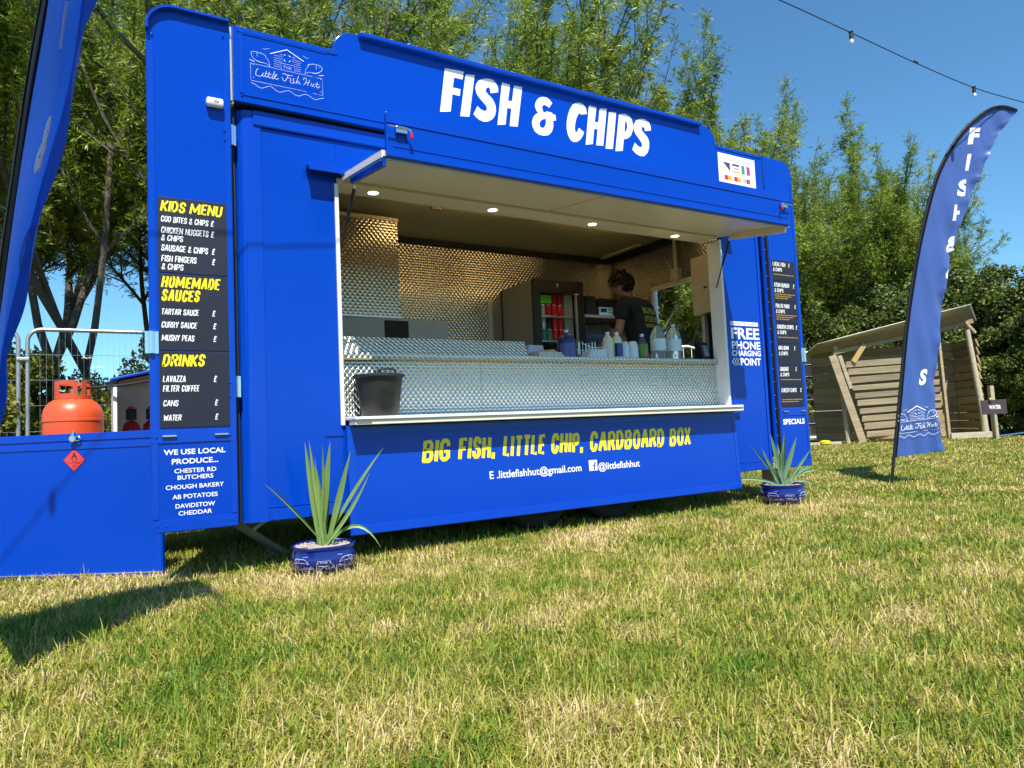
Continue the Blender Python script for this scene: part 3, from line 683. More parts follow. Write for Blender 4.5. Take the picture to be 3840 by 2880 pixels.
JK = part(MB().beam((-0.03, 0.22, 0.27), (0.33, 0.50, 0.0), 0.05, 0.03), 'corner_steady', GALV_D, bevel=0.003)
part(MB().beam((0.22, 0.30, 0.27), (0.08, 0.31, 0.175), 0.03, 0.02), 'steady_brace', GALV_D, parent=JK)

# ------------------------------------------------------------------ trailer lettering
def flat(y):
    return lambda u, v, d=0.0: (u, y - d, v)
def skm(u, v, d=0.0): return (u, sky_y(v) - 0.0225 - d, v)
for polys in SIGN_LETTERS:
    mb = MB(); V, F = filled(polys, lambda a, b: (a, -0.0458, b)); mb.add(V, F); part(mb, 'sign_letter', WHITE_V, parent=SIGN)
mb = MB()
LX, LZ, LW = 0.0775, 2.740, 0.392
strokes(mb, LOGO_STROKES, lambda u, v, d: (LX + u * LW, -0.0458 - d, LZ + v * LW), LW)
tag(part(mb, 'hut_logo', WHITE_V, parent=SIGN), label='white line drawing of a hut between two fish over the words The Little Fish Hut')
# card sign
CS = part(MB().box(3.700, 4.141, -0.049, -0.0455, 2.625, 2.866), 'card_sign', WHITE_V, parent=SIGN)
mb = MB(); text_fit(mb, 'ALL MAJOR CARDS', 3.725, 4.118, 2.826, 0.021, flat(-0.0495), 0.0); part(mb, 'sign_print', GREY_V, parent=SIGN)
def patch(x0, x1, z0, z1, col, y=-0.0495, nm='card_badge'):
    return part(MB().add([(x0, y, z0), (x1, y, z0), (x1, y, z1), (x0, y, z1)], [(0, 1, 2, 3)]), nm, col, parent=SIGN)
C1 = mat('print_purple', (0.09, 0.03, 0.22), 0.5); C2 = mat('print_green', (0.05, 0.28, 0.13), 0.5); C3 = mat('print_magenta', (0.38, 0.05, 0.30), 0.5)
C4 = mat('print_red', (0.55, 0.03, 0.06), 0.5); C5 = mat('print_orange', (0.75, 0.38, 0.04), 0.5); C6 = mat('print_sky', (0.25, 0.55, 0.75), 0.5)
C7 = mat('print_yellow', (0.85, 0.72, 0.2), 0.5)
part(MB().add([(3.750, -0.0495, 2.795), (3.835, -0.0495, 2.795), (3.835, -0.0495, 2.725)], [(0, 2, 1)]), 'card_badge', C1, parent=SIGN)
patch(3.752, 3.785, 2.722, 2.757, C7)
patch(3.862, 3.948, 2.778, 2.795, C1); patch(3.862, 3.948, 2.722, 2.736, C5)
mb = MB(); text_fit(mb, 'VISA', 3.875, 3.938, 2.757, 0.022, flat(-0.0495), 0.02, 0.2); part(mb, 'sign_print', C1, parent=SIGN)
patch(3.972, 4.012, 2.722, 2.796, C2); patch(4.034, 4.076, 2.722, 2.796, C3)
for x, a, b in ((3.762, C4, C5), (3.875, C4, C5), (3.985, C6, C4)):
    patch(x, x + 0.042, 2.648, 2.688, a); patch(x + 0.042, x + 0.085, 2.648, 2.688, b)
    pass
# skirt slogan
for s, x0, x1, zc, h in (('BIG', 0.998, 1.2, 0.585, 0.135), ('FISH,', 1.237, 1.515, 0.587, 0.135), ('LITTLE', 1.552, 1.89, 0.585, 0.134), ('CHIP,', 1.922, 2.205, 0.584, 0.135), ('CARDBOARD', 2.244, 2.95, 0.582, 0.138), ('BOX', 2.984, 3.22, 0.580, 0.134)):
    mb = MB(); heavy(mb, s, x0, x1, zc, h, skm, .175, 0.15, len(s)); part(mb, 'slogan_word', YELLOW_V, parent=SK)
for q_ in (('E .littlefishhut@gmail.com', 1.45, 2.162, 0.412), ('@littlefishhut', 2.307, 2.68, 0.409)):
    mb = MB(); text_fit(mb, *q_, 0.047, skm, 0.012); part(mb, 'contact_line', WHITE_V, parent=SK)
mb = MB().add([skm(2.228, 0.384), skm(2.298, 0.384), skm(2.298, 0.456), skm(2.228, 0.456)], [(0, 1, 2, 3)]); part(mb, 'social_badge', WHITE_V, parent=SK)
mb = MB(); text_fit(mb, 'f', 2.262, 2.288, 0.413, 0.052, lambda u, v, d=0: (u, skm(u, v)[1] - 0.0006, v), 0.02); part(mb, 'badge_letter', BLUE_D, parent=SK)
# wing lettering
for s, x0, x1, zc, h in (('WE USE LOCAL', -0.368, -0.084, 0.655, 0.0262), ('PRODUCE...', -0.333, -0.119, 0.608, 0.0262), ('CHESTER RD', -0.322, -0.129, 0.561, 0.0214), ('BUTCHERS', -0.308, -0.144, 0.528, 0.0213), ('CHOUGH BAKERY', -0.361, -0.095, 0.482, 0.0213), ('AB POTATOES', -0.332, -0.125, 0.434, 0.0212), ('DAVIDSTOW', -0.319, -0.138, 0.388, 0.0212), ('CHEDDAR', -0.306, -0.153, 0.352, 0.0212)):
    mb = MB(); text_fit(mb, s, x0, x1, zc, h, flat(-0.0358), 0.022 if zc > 0.6 else 0.012); part(mb, 'produce_line', WHITE_V, parent=W1)
mb = MB(); text_fit(mb, 'SPECIALS', 4.300, 4.582, 0.648, 0.045, flat(-0.0358), 0.03); part(mb, 'specials_lettering', WHITE_V, parent=W2)
FP = fl
mb = MB().add([(3.775, -0.0008, 1.454), (4.107, -0.0008, 1.454), (4.107, -0.0008, 1.487), (3.775, -0.0008, 1.487)], [(0, 1, 2, 3)])
for s, x0, x1, zc, h in (('FREE', 3.776, 4.115, 1.389, 0.094), ('PHONE', 3.774, 4.12, 1.292, 0.066), ('CHARGING', 3.77, 4.12, 1.226, 0.046), ('POINT', 3.867, 4.113, 1.156, 0.060)):
    text_fit(mb, s, x0, x1, zc, h, flat(-0.0008), 0.025)
for i in range(3):
    x = 3.775 + i * 0.030
    mb.add([(x, -0.0008, 1.156), (x + 0.030, -0.0008, 1.186), (x + 0.018, -0.0008, 1.186), (x - 0.012, -0.0008, 1.156)], [(0, 1, 2, 3)])
    mb.add([(x - 0.012, -0.0008, 1.1555), (x + 0.018, -0.0008, 1.1255), (x + 0.030, -0.0008, 1.1255), (x, -0.0008, 1.1555)], [(0, 1, 2, 3)])
part(mb, 'charging_lettering', WHITE_V)
mb = MB(); text_fit(mb, "WHAT'S THAT?", 3.785, 4.097, 1.4705, 0.020, flat(-0.0014), 0.0); part(mb, 'charging_print', BLUE_D)
# menu boards
def board(x0, x1, z0, z1, head, rows, small=(), wy=-0.035):
    b = part(MB().box(x0, x1, wy - 0.005, wy, z0, z1), 'menu_board', BOARD, bevel=0.001)
    W = x1 - x0; H = z1 - z0; y = wy - 0.0056
    if head:
        for s, u0, u1, v0, v1 in head:
            mb = MB(); heavy(mb, s, x0 + u0 * W, x0 + u1 * W, z1 - (v0 + v1) / 2 * H, (v1 - v0) * H, flat(y), .17, .18, 3); part(mb, 'heading', YELLOW_V, parent=b)
    for s, u0, u1, v0, v1 in rows:
        mb = MB(); heavy(mb, s, x0 + u0 * W, x0 + u1 * W, z1 - (v0 + v1) / 2 * H, (v1 - v0) * H, flat(y), .135, .12, 5); part(mb, 'menu_line', WHITE_V, parent=b)
    if small:
        mb = MB()
        for s, u0, u1, v0, v1 in small: text_fit(mb, s, x0 + u0 * W, x0 + u1 * W, z1 - (v0 + v1) / 2 * H, (v1 - v0) * H, flat(y), 0.02)
        part(mb, 'small_print', ORANGE_V, parent=b)
    return b
bx0, bx1 = -0.382, -0.058
board(bx0, bx1, 1.556, 1.942, [('KIDS MENU', .03, .95, .045, .195)],
      [('COD BITES & CHIPS', .04, .73, .255, .335), ('£', .755, .81, .255, .335), ('CHICKEN NUGGETS', .04, .73, .40, .485), ('£', .755, .81, .40, .485), ('& CHIPS', .04, .36, .505, .585), ('SAUSAGE & CHIPS', .04, .72, .635, .72), ('£', .765, .82, .635, .72), ('FISH FINGERS', .04, .55, .775, .86), ('£', .765, .82, .775, .86), ('& CHIPS', .04, .36, .885, .965)])
board(bx0, bx1, 1.163, 1.550, [('HOMEMADE', .03, .90, .03, .185), ('SAUCES', .03, .60, .205, .36)],
      [('TARTAR SAUCE', .03, .57, .46, .54), ('£', .755, .81, .46, .54), ('CURRY SAUCE', .03, .54, .63, .71), ('£', .765, .82, .63, .71), ('MUSHY PEAS', .03, .50, .80, .88), ('£', .765, .82, .80, .88)])
board(bx0, bx1, 0.776, 1.157, [('DRINKS', .03, .66, .035, .20)],
      [('LAVAZZA', .04, .37, .32, .405), ('£', .76, .815, .32, .405), ('FILTER COFFEE', .04, .56, .445, .53), ('CANS', .04, .26, .64, .72), ('£', .77, .825, .64, .72), ('WATER', .04, .30, .83, .91), ('£', .77, .825, .83, .91)])
items = [('LOCAL FISH', 1, 1), ('STEAK BURGER', 1, 3), ('PULLED PORK', 1, 3), ('CHICKEN STRIPS', 1, 1), ('HALLOUMI', 1, 0), ('SAUSAGE', 1, 1), ('CHEESY CHIPS', 0, 2)]
z = 2.033
for i, (s, two, ns) in enumerate(items):
    h = 0.1805; w = min(0.72, 0.055 * len(s))
    rows = [(s, .05, .05 + w, .10, .30), ('£', .86 if w > .6 else .72, .93 if w > .6 else .78, .10, .30)]
    if two: rows.append(('& CHIPS', .05, .44, .38, .56))
    sm = [('served with all the trimmings and sauce'[:34 - 8 * k], .06, .92 - .16 * k, .68 + .1 * k - (.06 if ns > 1 else 0), .73 + .1 * k - (.06 if ns > 1 else 0)) for k in range(ns)]
    board(4.282, 4.588, z - h + 0.004, z, [], rows, sm); z -= h

# ------------------------------------------------------------------ gas locker screen, cylinder, locker
GS = thing('gas_bay_screen', 'low blue panel with a red diamond sign screening the orange gas cylinder', 'panel', (-0.73, 0.59, 0))
dv = Vector((-0.74, 0.514, 0)).normalized(); nv = Vector((-dv.y, dv.x, 0))
if nv.y > 0: nv = -nv
P0 = Vector((-0.352, 0.316, 0))
def gsm(a, z, d=0.0): return P0 + dv * a + Vector((0, 0, z)) + nv * d      # a metres to the left from the right edge
def gslab(a0, a1, z0, z1, d0, d1):
    return MB().hexa([gsm(a1, z0, d1), gsm(a0, z0, d1), gsm(a0, z0, d0), gsm(a1, z0, d0)], [gsm(a1, z1, d1), gsm(a0, z1, d1), gsm(a0, z1, d0), gsm(a1, z1, d0)])
gslab(0, 1.5, 0.005, 0.772, -0.025, 0.0).build('screen_panel', BLUE, GS, bevel=0.003)
gslab(0, 1.5, 0.735, 0.776, 0.0005, 0.006).build('screen_rail', BLUE_TRIM, GS, bevel=0.002)
gslab(0, 1.5, 0.690, 0.728, 0.0005, 0.004).build('screen_rail', BLUE_TRIM, GS, bevel=0.002)
gslab(0.006, 0.036, 0.03, 0.688, 0.0005, 0.0035).build('screen_stile', BLUE_TRIM, GS, bevel=0.001)
gslab(0, 1.5, 0.02, 0.026, 0.0005, 0.004).build('screen_bead', ALU, GS)
mb = MB().tube([gsm(0.486, 0.735, 0.012), gsm(0.486, 0.762, 0.014), gsm(0.484, 0.785, 0.006)], 0.0085, 10); mb.tube([gsm(0.478, 0.748, 0.006), gsm(0.478, 0.748, 0.03)], 0.018, 14)
ring = [gsm(0.455 + 0.015 * math.cos(a), 0.748 + 0.012 * math.sin(a), 0.02) for a in [i * PI / 6 for i in range(13)]]
mb.tube(ring, 0.004, 6); mb.build('latch', CHROME, GS, smooth=True)
dc, dz, dr = 0.487, 0.633, 0.060
def dmap(u, v, d=0.0): return gsm(dc - u, dz + v, 0.0012 + d)
DM = MB().add([dmap(-dr - .004, 0), dmap(0, -dr - .004), dmap(dr + .004, 0), dmap(0, dr + .004)], [(0, 1, 2, 3)]).build('hazard_diamond', BLACK_V, GS)
MB().add([dmap(-dr, 0, .0006), dmap(0, -dr, .0006), dmap(dr, 0, .0006), dmap(0, dr, .0006)], [(0, 1, 2, 3)]).build('diamond_face', mat('hazard_red', (0.75, 0.05, 0.05), 0.5), DM)
flame = [(0, .044), (-.006, .034), (-.004, .028), (-.012, .021), (-.0165, .008), (-.012, -.002), (-.008, 0), (-.010, .008), (-.005, .016), (0, .018), (.006, .015), (.010, .007), (.007, -.001), (.012, -.003), (.0165, .007), (.013, .02), (.006, .028), (.005, .036)]
mb = MB(); V, F = filled([flame], lambda a, b: dmap(a, b, .0012)); mb.add(V, F)
mb.add([dmap(-.013, -.007, .0012), dmap(.013, -.007, .0012), dmap(.013, -.0045, .0012), dmap(-.013, -.0045, .0012)], [(0, 1, 2, 3)])
text_fit(mb, 'FLAMMABLE', -.034, .034, -.0155, .0085, lambda u, v, d=0: dmap(u, v, .0012), 0.0); text_fit(mb, 'GAS', -.011, .011, -.030, .008, lambda u, v, d=0: dmap(u, v, .0012), 0.0); text_fit(mb, '2', -.003, .003, -.044, .008, lambda u, v, d=0: dmap(u, v, .0012), 0.0)
mb.build('diamond_print', BLACK_V, DM)
# drawbar behind the screen
tag(MB().beam((0.0, 1.1, 0.28), (-1.2, 1.1, 0.28), 0.08, 0.08).build('drawbar', UNDER, TR))
tag(MB().box(-1.05, 0.0, 0.86, 1.45, 0.325, 0.345).build('drawbar_tray', GALV, TR))
GC = thing('gas_cylinder', 'orange-red propane cylinder standing behind the blue screen panel', 'gas cylinder', (-0.765, 1.0, 0.346))
ORG = mat('orange_cylinder_paint', (0.72, 0.085, 0.022), 0.36, var=0.14, vscale=6, bump=0.0006, bscale=30, coat=0.2, rvar=0.1)
ORG2 = mat('faded_red_shroud', (0.55, 0.075, 0.03), 0.5, var=0.25, vscale=8)
c = (-0.765, 1.0, 0.346)
MB().lathe([(0.12, 0.0), (0.150, 0.01), (0.156, 0.04), (0.156, 0.505), (0.159, 0.507), (0.159, 0.519), (0.156, 0.521), (0.155, 0.55), (0.146, 0.585), (0.122, 0.620), (0.080, 0.645), (0.03, 0.652), (0.0001, 0.654)], c, 40).build('cylinder_body', ORG, GC, smooth=True)
mb = MB()                      # shroud: ring wall with three cut-outs
R0, R1, z0, z1 = 0.090, 0.094, 0.986, 1.091
n = 48
for i in range(n):
    a0 = 2 * PI * i / n; a1 = 2 * PI * (i + 1) / n; am = (a0 + a1) / 2
    def rr(a, r, z): return (c[0] + r * math.cos(a), c[1] + r * math.sin(a), z)
    segs = [(z0, z1)]
    dfg = math.degrees(am) % 360
    if 228 < dfg < 268: segs = [(z0, z0 + .03), (z1 - .022, z1)]
    elif 285 < dfg < 300: segs = [(z0, z0 + .016)]
    elif 318 < dfg < 342 or 40 < dfg < 140: segs = [(z0, z0 + .02), (z1 - .02, z1)]
    for a, b in segs: mb.hexa([rr(a0, R0, a), rr(a0, R1, a), rr(a1, R1, a), rr(a1, R0, a)], [rr(a0, R0, b), rr(a0, R1, b), rr(a1, R1, b), rr(a1, R0, b)])
mb.build('shroud', ORG2, GC)
MB().tube([(c[0], c[1], 0.995), (c[0], c[1], 1.046)], 0.022, 12).build('valve', mat('dull_brass', (0.5, 0.38, 0.18), 0.4, 0.8), GC, smooth=True)
tag(MB().tube([(-0.74, 1.0, 1.045), (-0.68, 0.96, 1.05), (-0.60, 0.92, 1.055), (-0.50, 0.88, 1.06), (-0.38, 0.86, 1.082), (-0.2, 0.86, 1.08), (-0.02, 0.9, 1.08)], 0.008, 8).build('gas_hose', BLACK_R, None, smooth=True), 'black rubber hose running from the gas cylinder to the locker', 'hose')
LK = thing('gas_locker', 'open white locker with a blue pitched lid beside the gas cylinder', 'locker', (-0.36, 1.15, 0.346))
LW_ = mat('white_locker_paint', (0.80, 0.79, 0.76), 0.45, var=0.08)
MB().hexa([(-0.56, 1.42, 0.346), (-0.10, 1.42, 0.346), (-0.10, 1.44, 0.346), (-0.56, 1.44, 0.346)], [(-0.56, 1.42, 1.10), (-0.10, 1.42, 1.20), (-0.10, 1.44, 1.20), (-0.56, 1.44, 1.10)]).build('back_panel', LW_, LK)
MB().box(-0.56, -0.54, 0.95, 1.42, 0.346, 1.06).build('side_panel', LW_, LK)
MB().hexa([(-0.575, 0.93, 1.088), (-0.09, 0.93, 1.200), (-0.09, 1.46, 1.200), (-0.575, 1.46, 1.088)], [(-0.575, 0.93, 1.106), (-0.09, 0.93, 1.218), (-0.09, 1.46, 1.218), (-0.575, 1.46, 1.106)]).build('lid', BLUE_TRIM, LK, bevel=0.004)
MB().hexa([(-0.53, 0.96, 1.086), (-0.12, 0.96, 1.180), (-0.12, 1.41, 1.180), (-0.53, 1.41, 1.086)], [(-0.53, 0.96, 1.090), (-0.12, 0.96, 1.186), (-0.12, 1.41, 1.186), (-0.53, 1.41, 1.090)]).build('lid_lining', mat('bare_timber_lining', (0.40, 0.23, 0.16), 0.7, var=0.2), LK)
for i, (x, y) in enumerate(((-0.455, 1.20), (-0.34, 1.22))):
    e = thing('fire_extinguisher', ('red fire extinguisher nearer the gas cylinder in the open locker', 'red fire extinguisher against the trailer wing in the open locker')[i], 'fire extinguisher', (x, y, 0.40), 'fire extinguishers in the gas locker')
    MB().lathe([(0.05, 0), (0.055, 0.01), (0.055, 0.38), (0.045, 0.43), (0.02, 0.455), (0.0001, 0.46)], (x, y, 0.40), 20).build('extinguisher_body', RED, e, smooth=True)
    MB().box(x - 0.03, x + 0.03, y - 0.012, y + 0.012, 0.86, 0.93).build('extinguisher_handle', BLACK, e)
    MB().box(x - 0.02, x + 0.02, y - 0.01, y + 0.012, 0.93, 0.945).build('extinguisher_lever', RED, e)

# ------------------------------------------------------------------ temporary fence behind
def heras(x0, x1, y, label):
    f = thing('mesh_fence', label, 'fence', ((x0 + x1) / 2, y, 0), 'temporary mesh fence panels')
    r = 0.022; cr = 0.13
    pts = [(x0, y, 0.02), (x0, y, 2.0 - cr)] + [(x0 + cr - cr * math.cos(a), y, 2.0 - cr + cr * math.sin(a)) for a in [i * PI / 12 for i in range(1, 7)]]
    pts += [(x1 - cr + cr * math.sin(a), y, 2.0 - cr + cr * math.cos(a)) for a in [i * PI / 12 for i in range(0, 7)]] + [(x1, y, 0.02)]
    MB().tube(pts, r, 10).build('tube_frame', GALV, f, smooth=True)
    mb = MB(); x = x0 + 0.11
    while x < x1 - 0.05: mb.tube([(x, y, 0.12), (x, y, 1.98)], 0.0014, 4, False); x += 0.058
    for z in (1.723, 1.446, 1.169, 0.89, 0.61, 0.33, 0.12): mb.tube([(x0, y - 0.004, z), (x1, y - 0.004, z)], 0.0028, 4, False)
    mb.build('mesh_wires', GALV, f)
    return f
heras(-1.262, 2.1, 5.2, 'galvanised mesh fence panel behind the orange gas cylinder')
heras(-4.8, -1.345, 5.2, 'galvanised mesh fence panel at the far left, behind the nearer flag')
tag(MB().box(-1.36, -1.245, 5.165, 5.235, 1.655, 1.69).build('fence_clamp', GALV, None, bevel=0.006), 'steel coupler joining the two mesh fence panels', 'fence clamp')

# ------------------------------------------------------------------ counter things
CT = 1.1825
WPL = mat('white_plastic', (0.78, 0.79, 0.78), 0.4, var=0.05)
CRP = mat('cream_plastic', (0.74, 0.72, 0.58), 0.4, var=0.05)
MILK = mat('milky_plastic', (0.72, 0.80, 0.82), 0.3, var=0.04)
NAVY = mat('navy_plastic', (0.02, 0.035, 0.16), 0.3, var=0.2)
CLEAR, nt_, p_ = nmat('clear_water_bottle'); p_.inputs['Base Color'].default_value = (0.80, 0.92, 0.97, 1); p_.inputs['Transmission Weight'].default_value = 0.75; p_.inputs['Roughness'].default_value = 0.12; p_.inputs['IOR'].default_value = 1.15
LABW = mat('pale_label', (0.70, 0.84, 0.88), 0.5, var=0.1, vscale=20)
LABN = mat('navy_label', (0.03, 0.08, 0.30), 0.5, var=0.6, vscale=25)
LABG = mat('green_label', (0.12, 0.26, 0.03), 0.5, var=0.5, vscale=30)
LABO = mat('tan_label', (0.42, 0.20, 0.10), 0.5, var=0.5, vscale=30)
PURP = mat('dark_squash', (0.09, 0.06, 0.14), 0.3)
def bottle(name, label, cat, x, y, prof, m, cap=None, capz=0, caph=0.02, capr=0.016, group=None, labels=(), n=20, sx=1, sy=1):
    t = thing(name, label, cat, (x, y, CT), group)
    MB().lathe(prof, (x, y, CT), n, sx, sy).build('bottle_body', m, t, smooth=True)
    if cap: MB().lathe([(capr, capz), (capr, capz + caph), (0.0001, capz + caph)], (x, y, CT), 14).build('cap', cap, t, smooth=True)
    for (z0, z1, r, lm, a0, a1) in labels:
        mb = MB(); k = 14
        for i in range(k):
            p = math.radians(a0 + (a1 - a0) * i / k); q = math.radians(a0 + (a1 - a0) * (i + 1) / k)
            mb.add([(x + r * sx * math.cos(p), y + r * sy * math.sin(p), CT + z0), (x + r * sx * math.cos(q), y + r * sy * math.sin(q), CT + z0), (x + r * sx * math.cos(q), y + r * sy * math.sin(q), CT + z1), (x + r * sx * math.cos(p), y + r * sy * math.sin(p), CT + z1)], [(0, 1, 2, 3)])
        mb.build('label', lm, t)
    return t
jug = bottle('screenwash_jug', 'dark blue plastic jug with a white cap on the counter', 'jug', 2.345, 0.30, [(0.066, 0), (0.069, 0.008), (0.069, 0.135), (0.060, 0.165), (0.034, 0.188), (0.018, 0.195), (0.018, 0.205)], NAVY, WPL, 0.202, 0.022, 0.017, labels=[(0.02, 0.12, 0.0695, mat('mauve_label', (0.10, 0.11, 0.30), 0.5, var=0.5, vscale=30), 190, 300)])
bottle('sauce_bottle', 'cream plastic sauce bottle beside the wire basket', 'bottle', 2.735, 0.30, [(0.040, 0), (0.042, 0.006), (0.042, 0.150), (0.034, 0.175), (0.017, 0.195), (0.015, 0.205)], CRP, WPL, 0.200, 0.022, 0.017)
bottle('sauce_bottle', 'white bottle with a blue and black label on the counter', 'bottle', 2.825, 0.30, [(0.041, 0), (0.043, 0.006), (0.043, 0.150), (0.034, 0.178), (0.017, 0.195), (0.015, 0.205)], CRP, WPL, 0.200, 0.024, 0.017, labels=[(0.03, 0.135, 0.0436, LABN, 235, 320), (0.03, 0.135, 0.0437, BLACK_V, 205, 235)])
salt = [(0.032, 0), (0.034, 0.006), (0.032, 0.11), (0.026, 0.135), (0.022, 0.15), (0.0001, 0.155)]
bottle('shaker', 'slim milky white shaker, left of the white pair on the counter', 'shaker', 2.905, 0.30, salt, MILK, group='white shakers on the counter')
bottle('shaker', 'wider milky white shaker, right of the white pair on the counter', 'shaker', 2.985, 0.30, [(r * 1.3, z * 1.03) for r, z in salt], MILK, group='white shakers on the counter')
bottle('squash_bottle', 'squash bottle with green and tan label beside the white shakers', 'bottle', 3.085, 0.30, [(0.042, 0), (0.044, 0.01), (0.044, 0.125), (0.034, 0.155), (0.016, 0.185), (0.015, 0.2)], PURP, WPL, 0.196, 0.022, 0.016, labels=[(0.035, 0.135, 0.0446, LABG, 190, 262), (0.085, 0.135, 0.0447, LABG, 262, 340), (0.035, 0.085, 0.0447, LABO, 262, 340)])
wat = [(0.058, 0), (0.062, 0.012), (0.060, 0.06), (0.0625, 0.075), (0.0625, 0.19), (0.058, 0.215), (0.040, 0.255), (0.018, 0.282), (0.015, 0.292)]
G_C = mat('dark_green_cap', (0.01, 0.09, 0.07), 0.4)
bottle('water_bottle', 'large clear water bottle nearer the man in the dark t-shirt', 'bottle', 3.255, 0.30, wat, CLEAR, G_C, 0.288, 0.022, 0.017, 'clear water bottles on the counter', labels=[(0.085, 0.18, 0.0632, LABW, 150, 390)], n=28)
bottle('water_bottle', 'large clear water bottle nearer the right edge of the serving hatch', 'bottle', 3.430, 0.30, wat, CLEAR, WPL, 0.288, 0.022, 0.017, 'clear water bottles on the counter', labels=[(0.085, 0.18, 0.0632, LABW, 150, 390)], n=28)
t = thing('food_tray', 'cream cardboard food tray with a folded paper edge on the counter', 'tray', (2.13, 0.28, CT))
MB().hexa([(2.05, 0.22, CT), (2.21, 0.22, CT), (2.21, 0.36, CT), (2.05, 0.36, CT)], [(2.025, 0.20, CT + .045), (2.235, 0.20, CT + .045), (2.235, 0.38, CT + .045), (2.025, 0.38, CT + .045)]).build('tray_body', mat('cream_card', (0.72, 0.68, 0.56), 0.7, var=0.1), t, bevel=0.004)
MB().hexa([(2.03, 0.21, CT + .046), (2.20, 0.21, CT + .046), (2.21, 0.36, CT + .05), (2.04, 0.36, CT + .05)], [(2.06, 0.23, CT + .058), (2.17, 0.22, CT + .068), (2.18, 0.34, CT + .06), (2.05, 0.34, CT + .056)]).build('paper', mat('brown_paper', (0.55, 0.36, 0.18), 0.8, var=0.2), t)
tag(MB().hexa([(2.04, 0.39, CT), (2.22, 0.39, CT), (2.22, 0.51, CT), (2.04, 0.51, CT)], [(2.075, 0.40, CT + .12), (2.205, 0.40, CT + .12), (2.205, 0.50, CT + .12), (2.075, 0.50, CT + .12)]).build('napkin_tub', mat('pale_lilac_plastic', (0.50, 0.54, 0.72), 0.5), None, bevel=0.008), 'pale lilac plastic tub behind the food tray', 'tub')
tag(MB().box(2.245, 2.275, 0.24, 0.30, CT, CT + .035).build('sauce_sachets', mat('pale_blue_sachet', (0.55, 0.68, 0.78), 0.5, var=0.3, vscale=60), None, bevel=0.003), 'small pale blue pack between the food tray and the jug', 'sachet pack')
bk = thing('wire_basket', 'white wire basket holding paper and cutlery on the counter', 'basket', (2.55, 0.30, CT))
mb = MB()
for i in range(11):
    x = 2.430 + i * 0.025; sag = 0.03 * math.sin(PI * i / 10)
    mb.tube([(x, 0.225, CT + .002), (x, 0.215, CT + .115 - sag)], 0.0016, 5); mb.tube([(x, 0.375, CT + .002), (x, 0.385, CT + .115 - sag)], 0.0016, 5)
for y in (0.215, 0.385): mb.tube([(2.43 + i * .025, y, CT + .115 - 0.03 * math.sin(PI * i / 10)) for i in range(11)], 0.0028, 6)
mb.tube([(2.43, 0.225, CT + .004), (2.68, 0.225, CT + .004)], 0.002, 5)
mb.build('basket_wires', WPL, bk)
MB().hexa([(2.50, 0.24, CT), (2.675, 0.24, CT), (2.675, 0.36, CT), (2.50, 0.36, CT)], [(2.52, 0.24, CT + .075), (2.675, 0.24, CT + .085), (2.675, 0.36, CT + .085), (2.53, 0.36, CT + .07)]).build('paper_bags', WPL, bk, bevel=0.006)
for i, x in enumerate((2.46, 2.50, 2.56, 2.62)):
    mb = MB().tube([(x - .014, 0.33, CT + .05), (x - .014, 0.33, CT + .135 + .01 * (i % 2)), (x + .014, 0.33, CT + .135 + .01 * (i % 2)), (x + .014, 0.33, CT + .05)], 0.003, 6)
    tag(mb.build('tongs', CHROME, None), ('looped steel tongs at the left end of the wire basket', 'looped steel tongs second from the left in the wire basket', 'looped steel tongs third from the left in the wire basket', 'looped steel tongs beside the cream sauce bottle in the wire basket')[i], 'tongs', 'steel tongs in the wire basket')
tag(MB().lathe([(0.045, 0), (0.07, 0.012), (0.085, 0.03), (0.08, 0.031), (0.0001, 0.02)], (3.60, 0.34, CT), 24).build('dish', LABO, None, smooth=True), 'shallow brown dish at the right end of the counter', 'dish')
cr_ = thing('card_reader', 'black machine with a grey-blue screen at the right end of the counter', 'card machine', (3.63, 0.25, CT))
MB().hexa([(3.60, 0.14, CT), (3.682, 0.14, CT), (3.682, 0.24, CT), (3.60, 0.24, CT)], [(3.60, 0.18, CT + .15), (3.682, 0.18, CT + .15), (3.682, 0.24, CT + .15), (3.60, 0.24, CT + .15)]).build('reader_body', BLACK, cr_, bevel=0.006)
MB().hexa([(3.615, 0.141, CT + .03), (3.668, 0.141, CT + .03), (3.668, 0.150, CT + .03), (3.615, 0.150, CT + .03)], [(3.615, 0.163, CT + .125), (3.668, 0.163, CT + .125), (3.668, 0.180, CT + .125), (3.615, 0.180, CT + .125)]).build('screen', mat('grey_screen', (0.16, 0.22, 0.30), 0.3), cr_, bevel=0.002)
# bucket
bu = thing('bucket', 'black builder-style bucket standing on the serving shelf', 'bucket', (0.76, -0.035, 0.80))
MB().lathe([(0.100, 0.0), (0.106, 0.006), (0.132, 0.20), (0.137, 0.222), (0.150, 0.226), (0.151, 0.238), (0.141, 0.243), (0.134, 0.236), (0.104, 0.02), (0.0001, 0.015)], (0.76, -0.020, 0.8005), 40).build('bucket_body', BUCKET, bu, smooth=True)
MB().tube([(0.71, -0.145, 1.030), (0.71, -0.15, 1.058), (0.73, -0.150, 1.066), (0.79, -0.150, 1.066), (0.81, -0.15, 1.058), (0.81, -0.145, 1.030)], 0.007, 8).build('bucket_grip', BUCKET, bu, smooth=True)

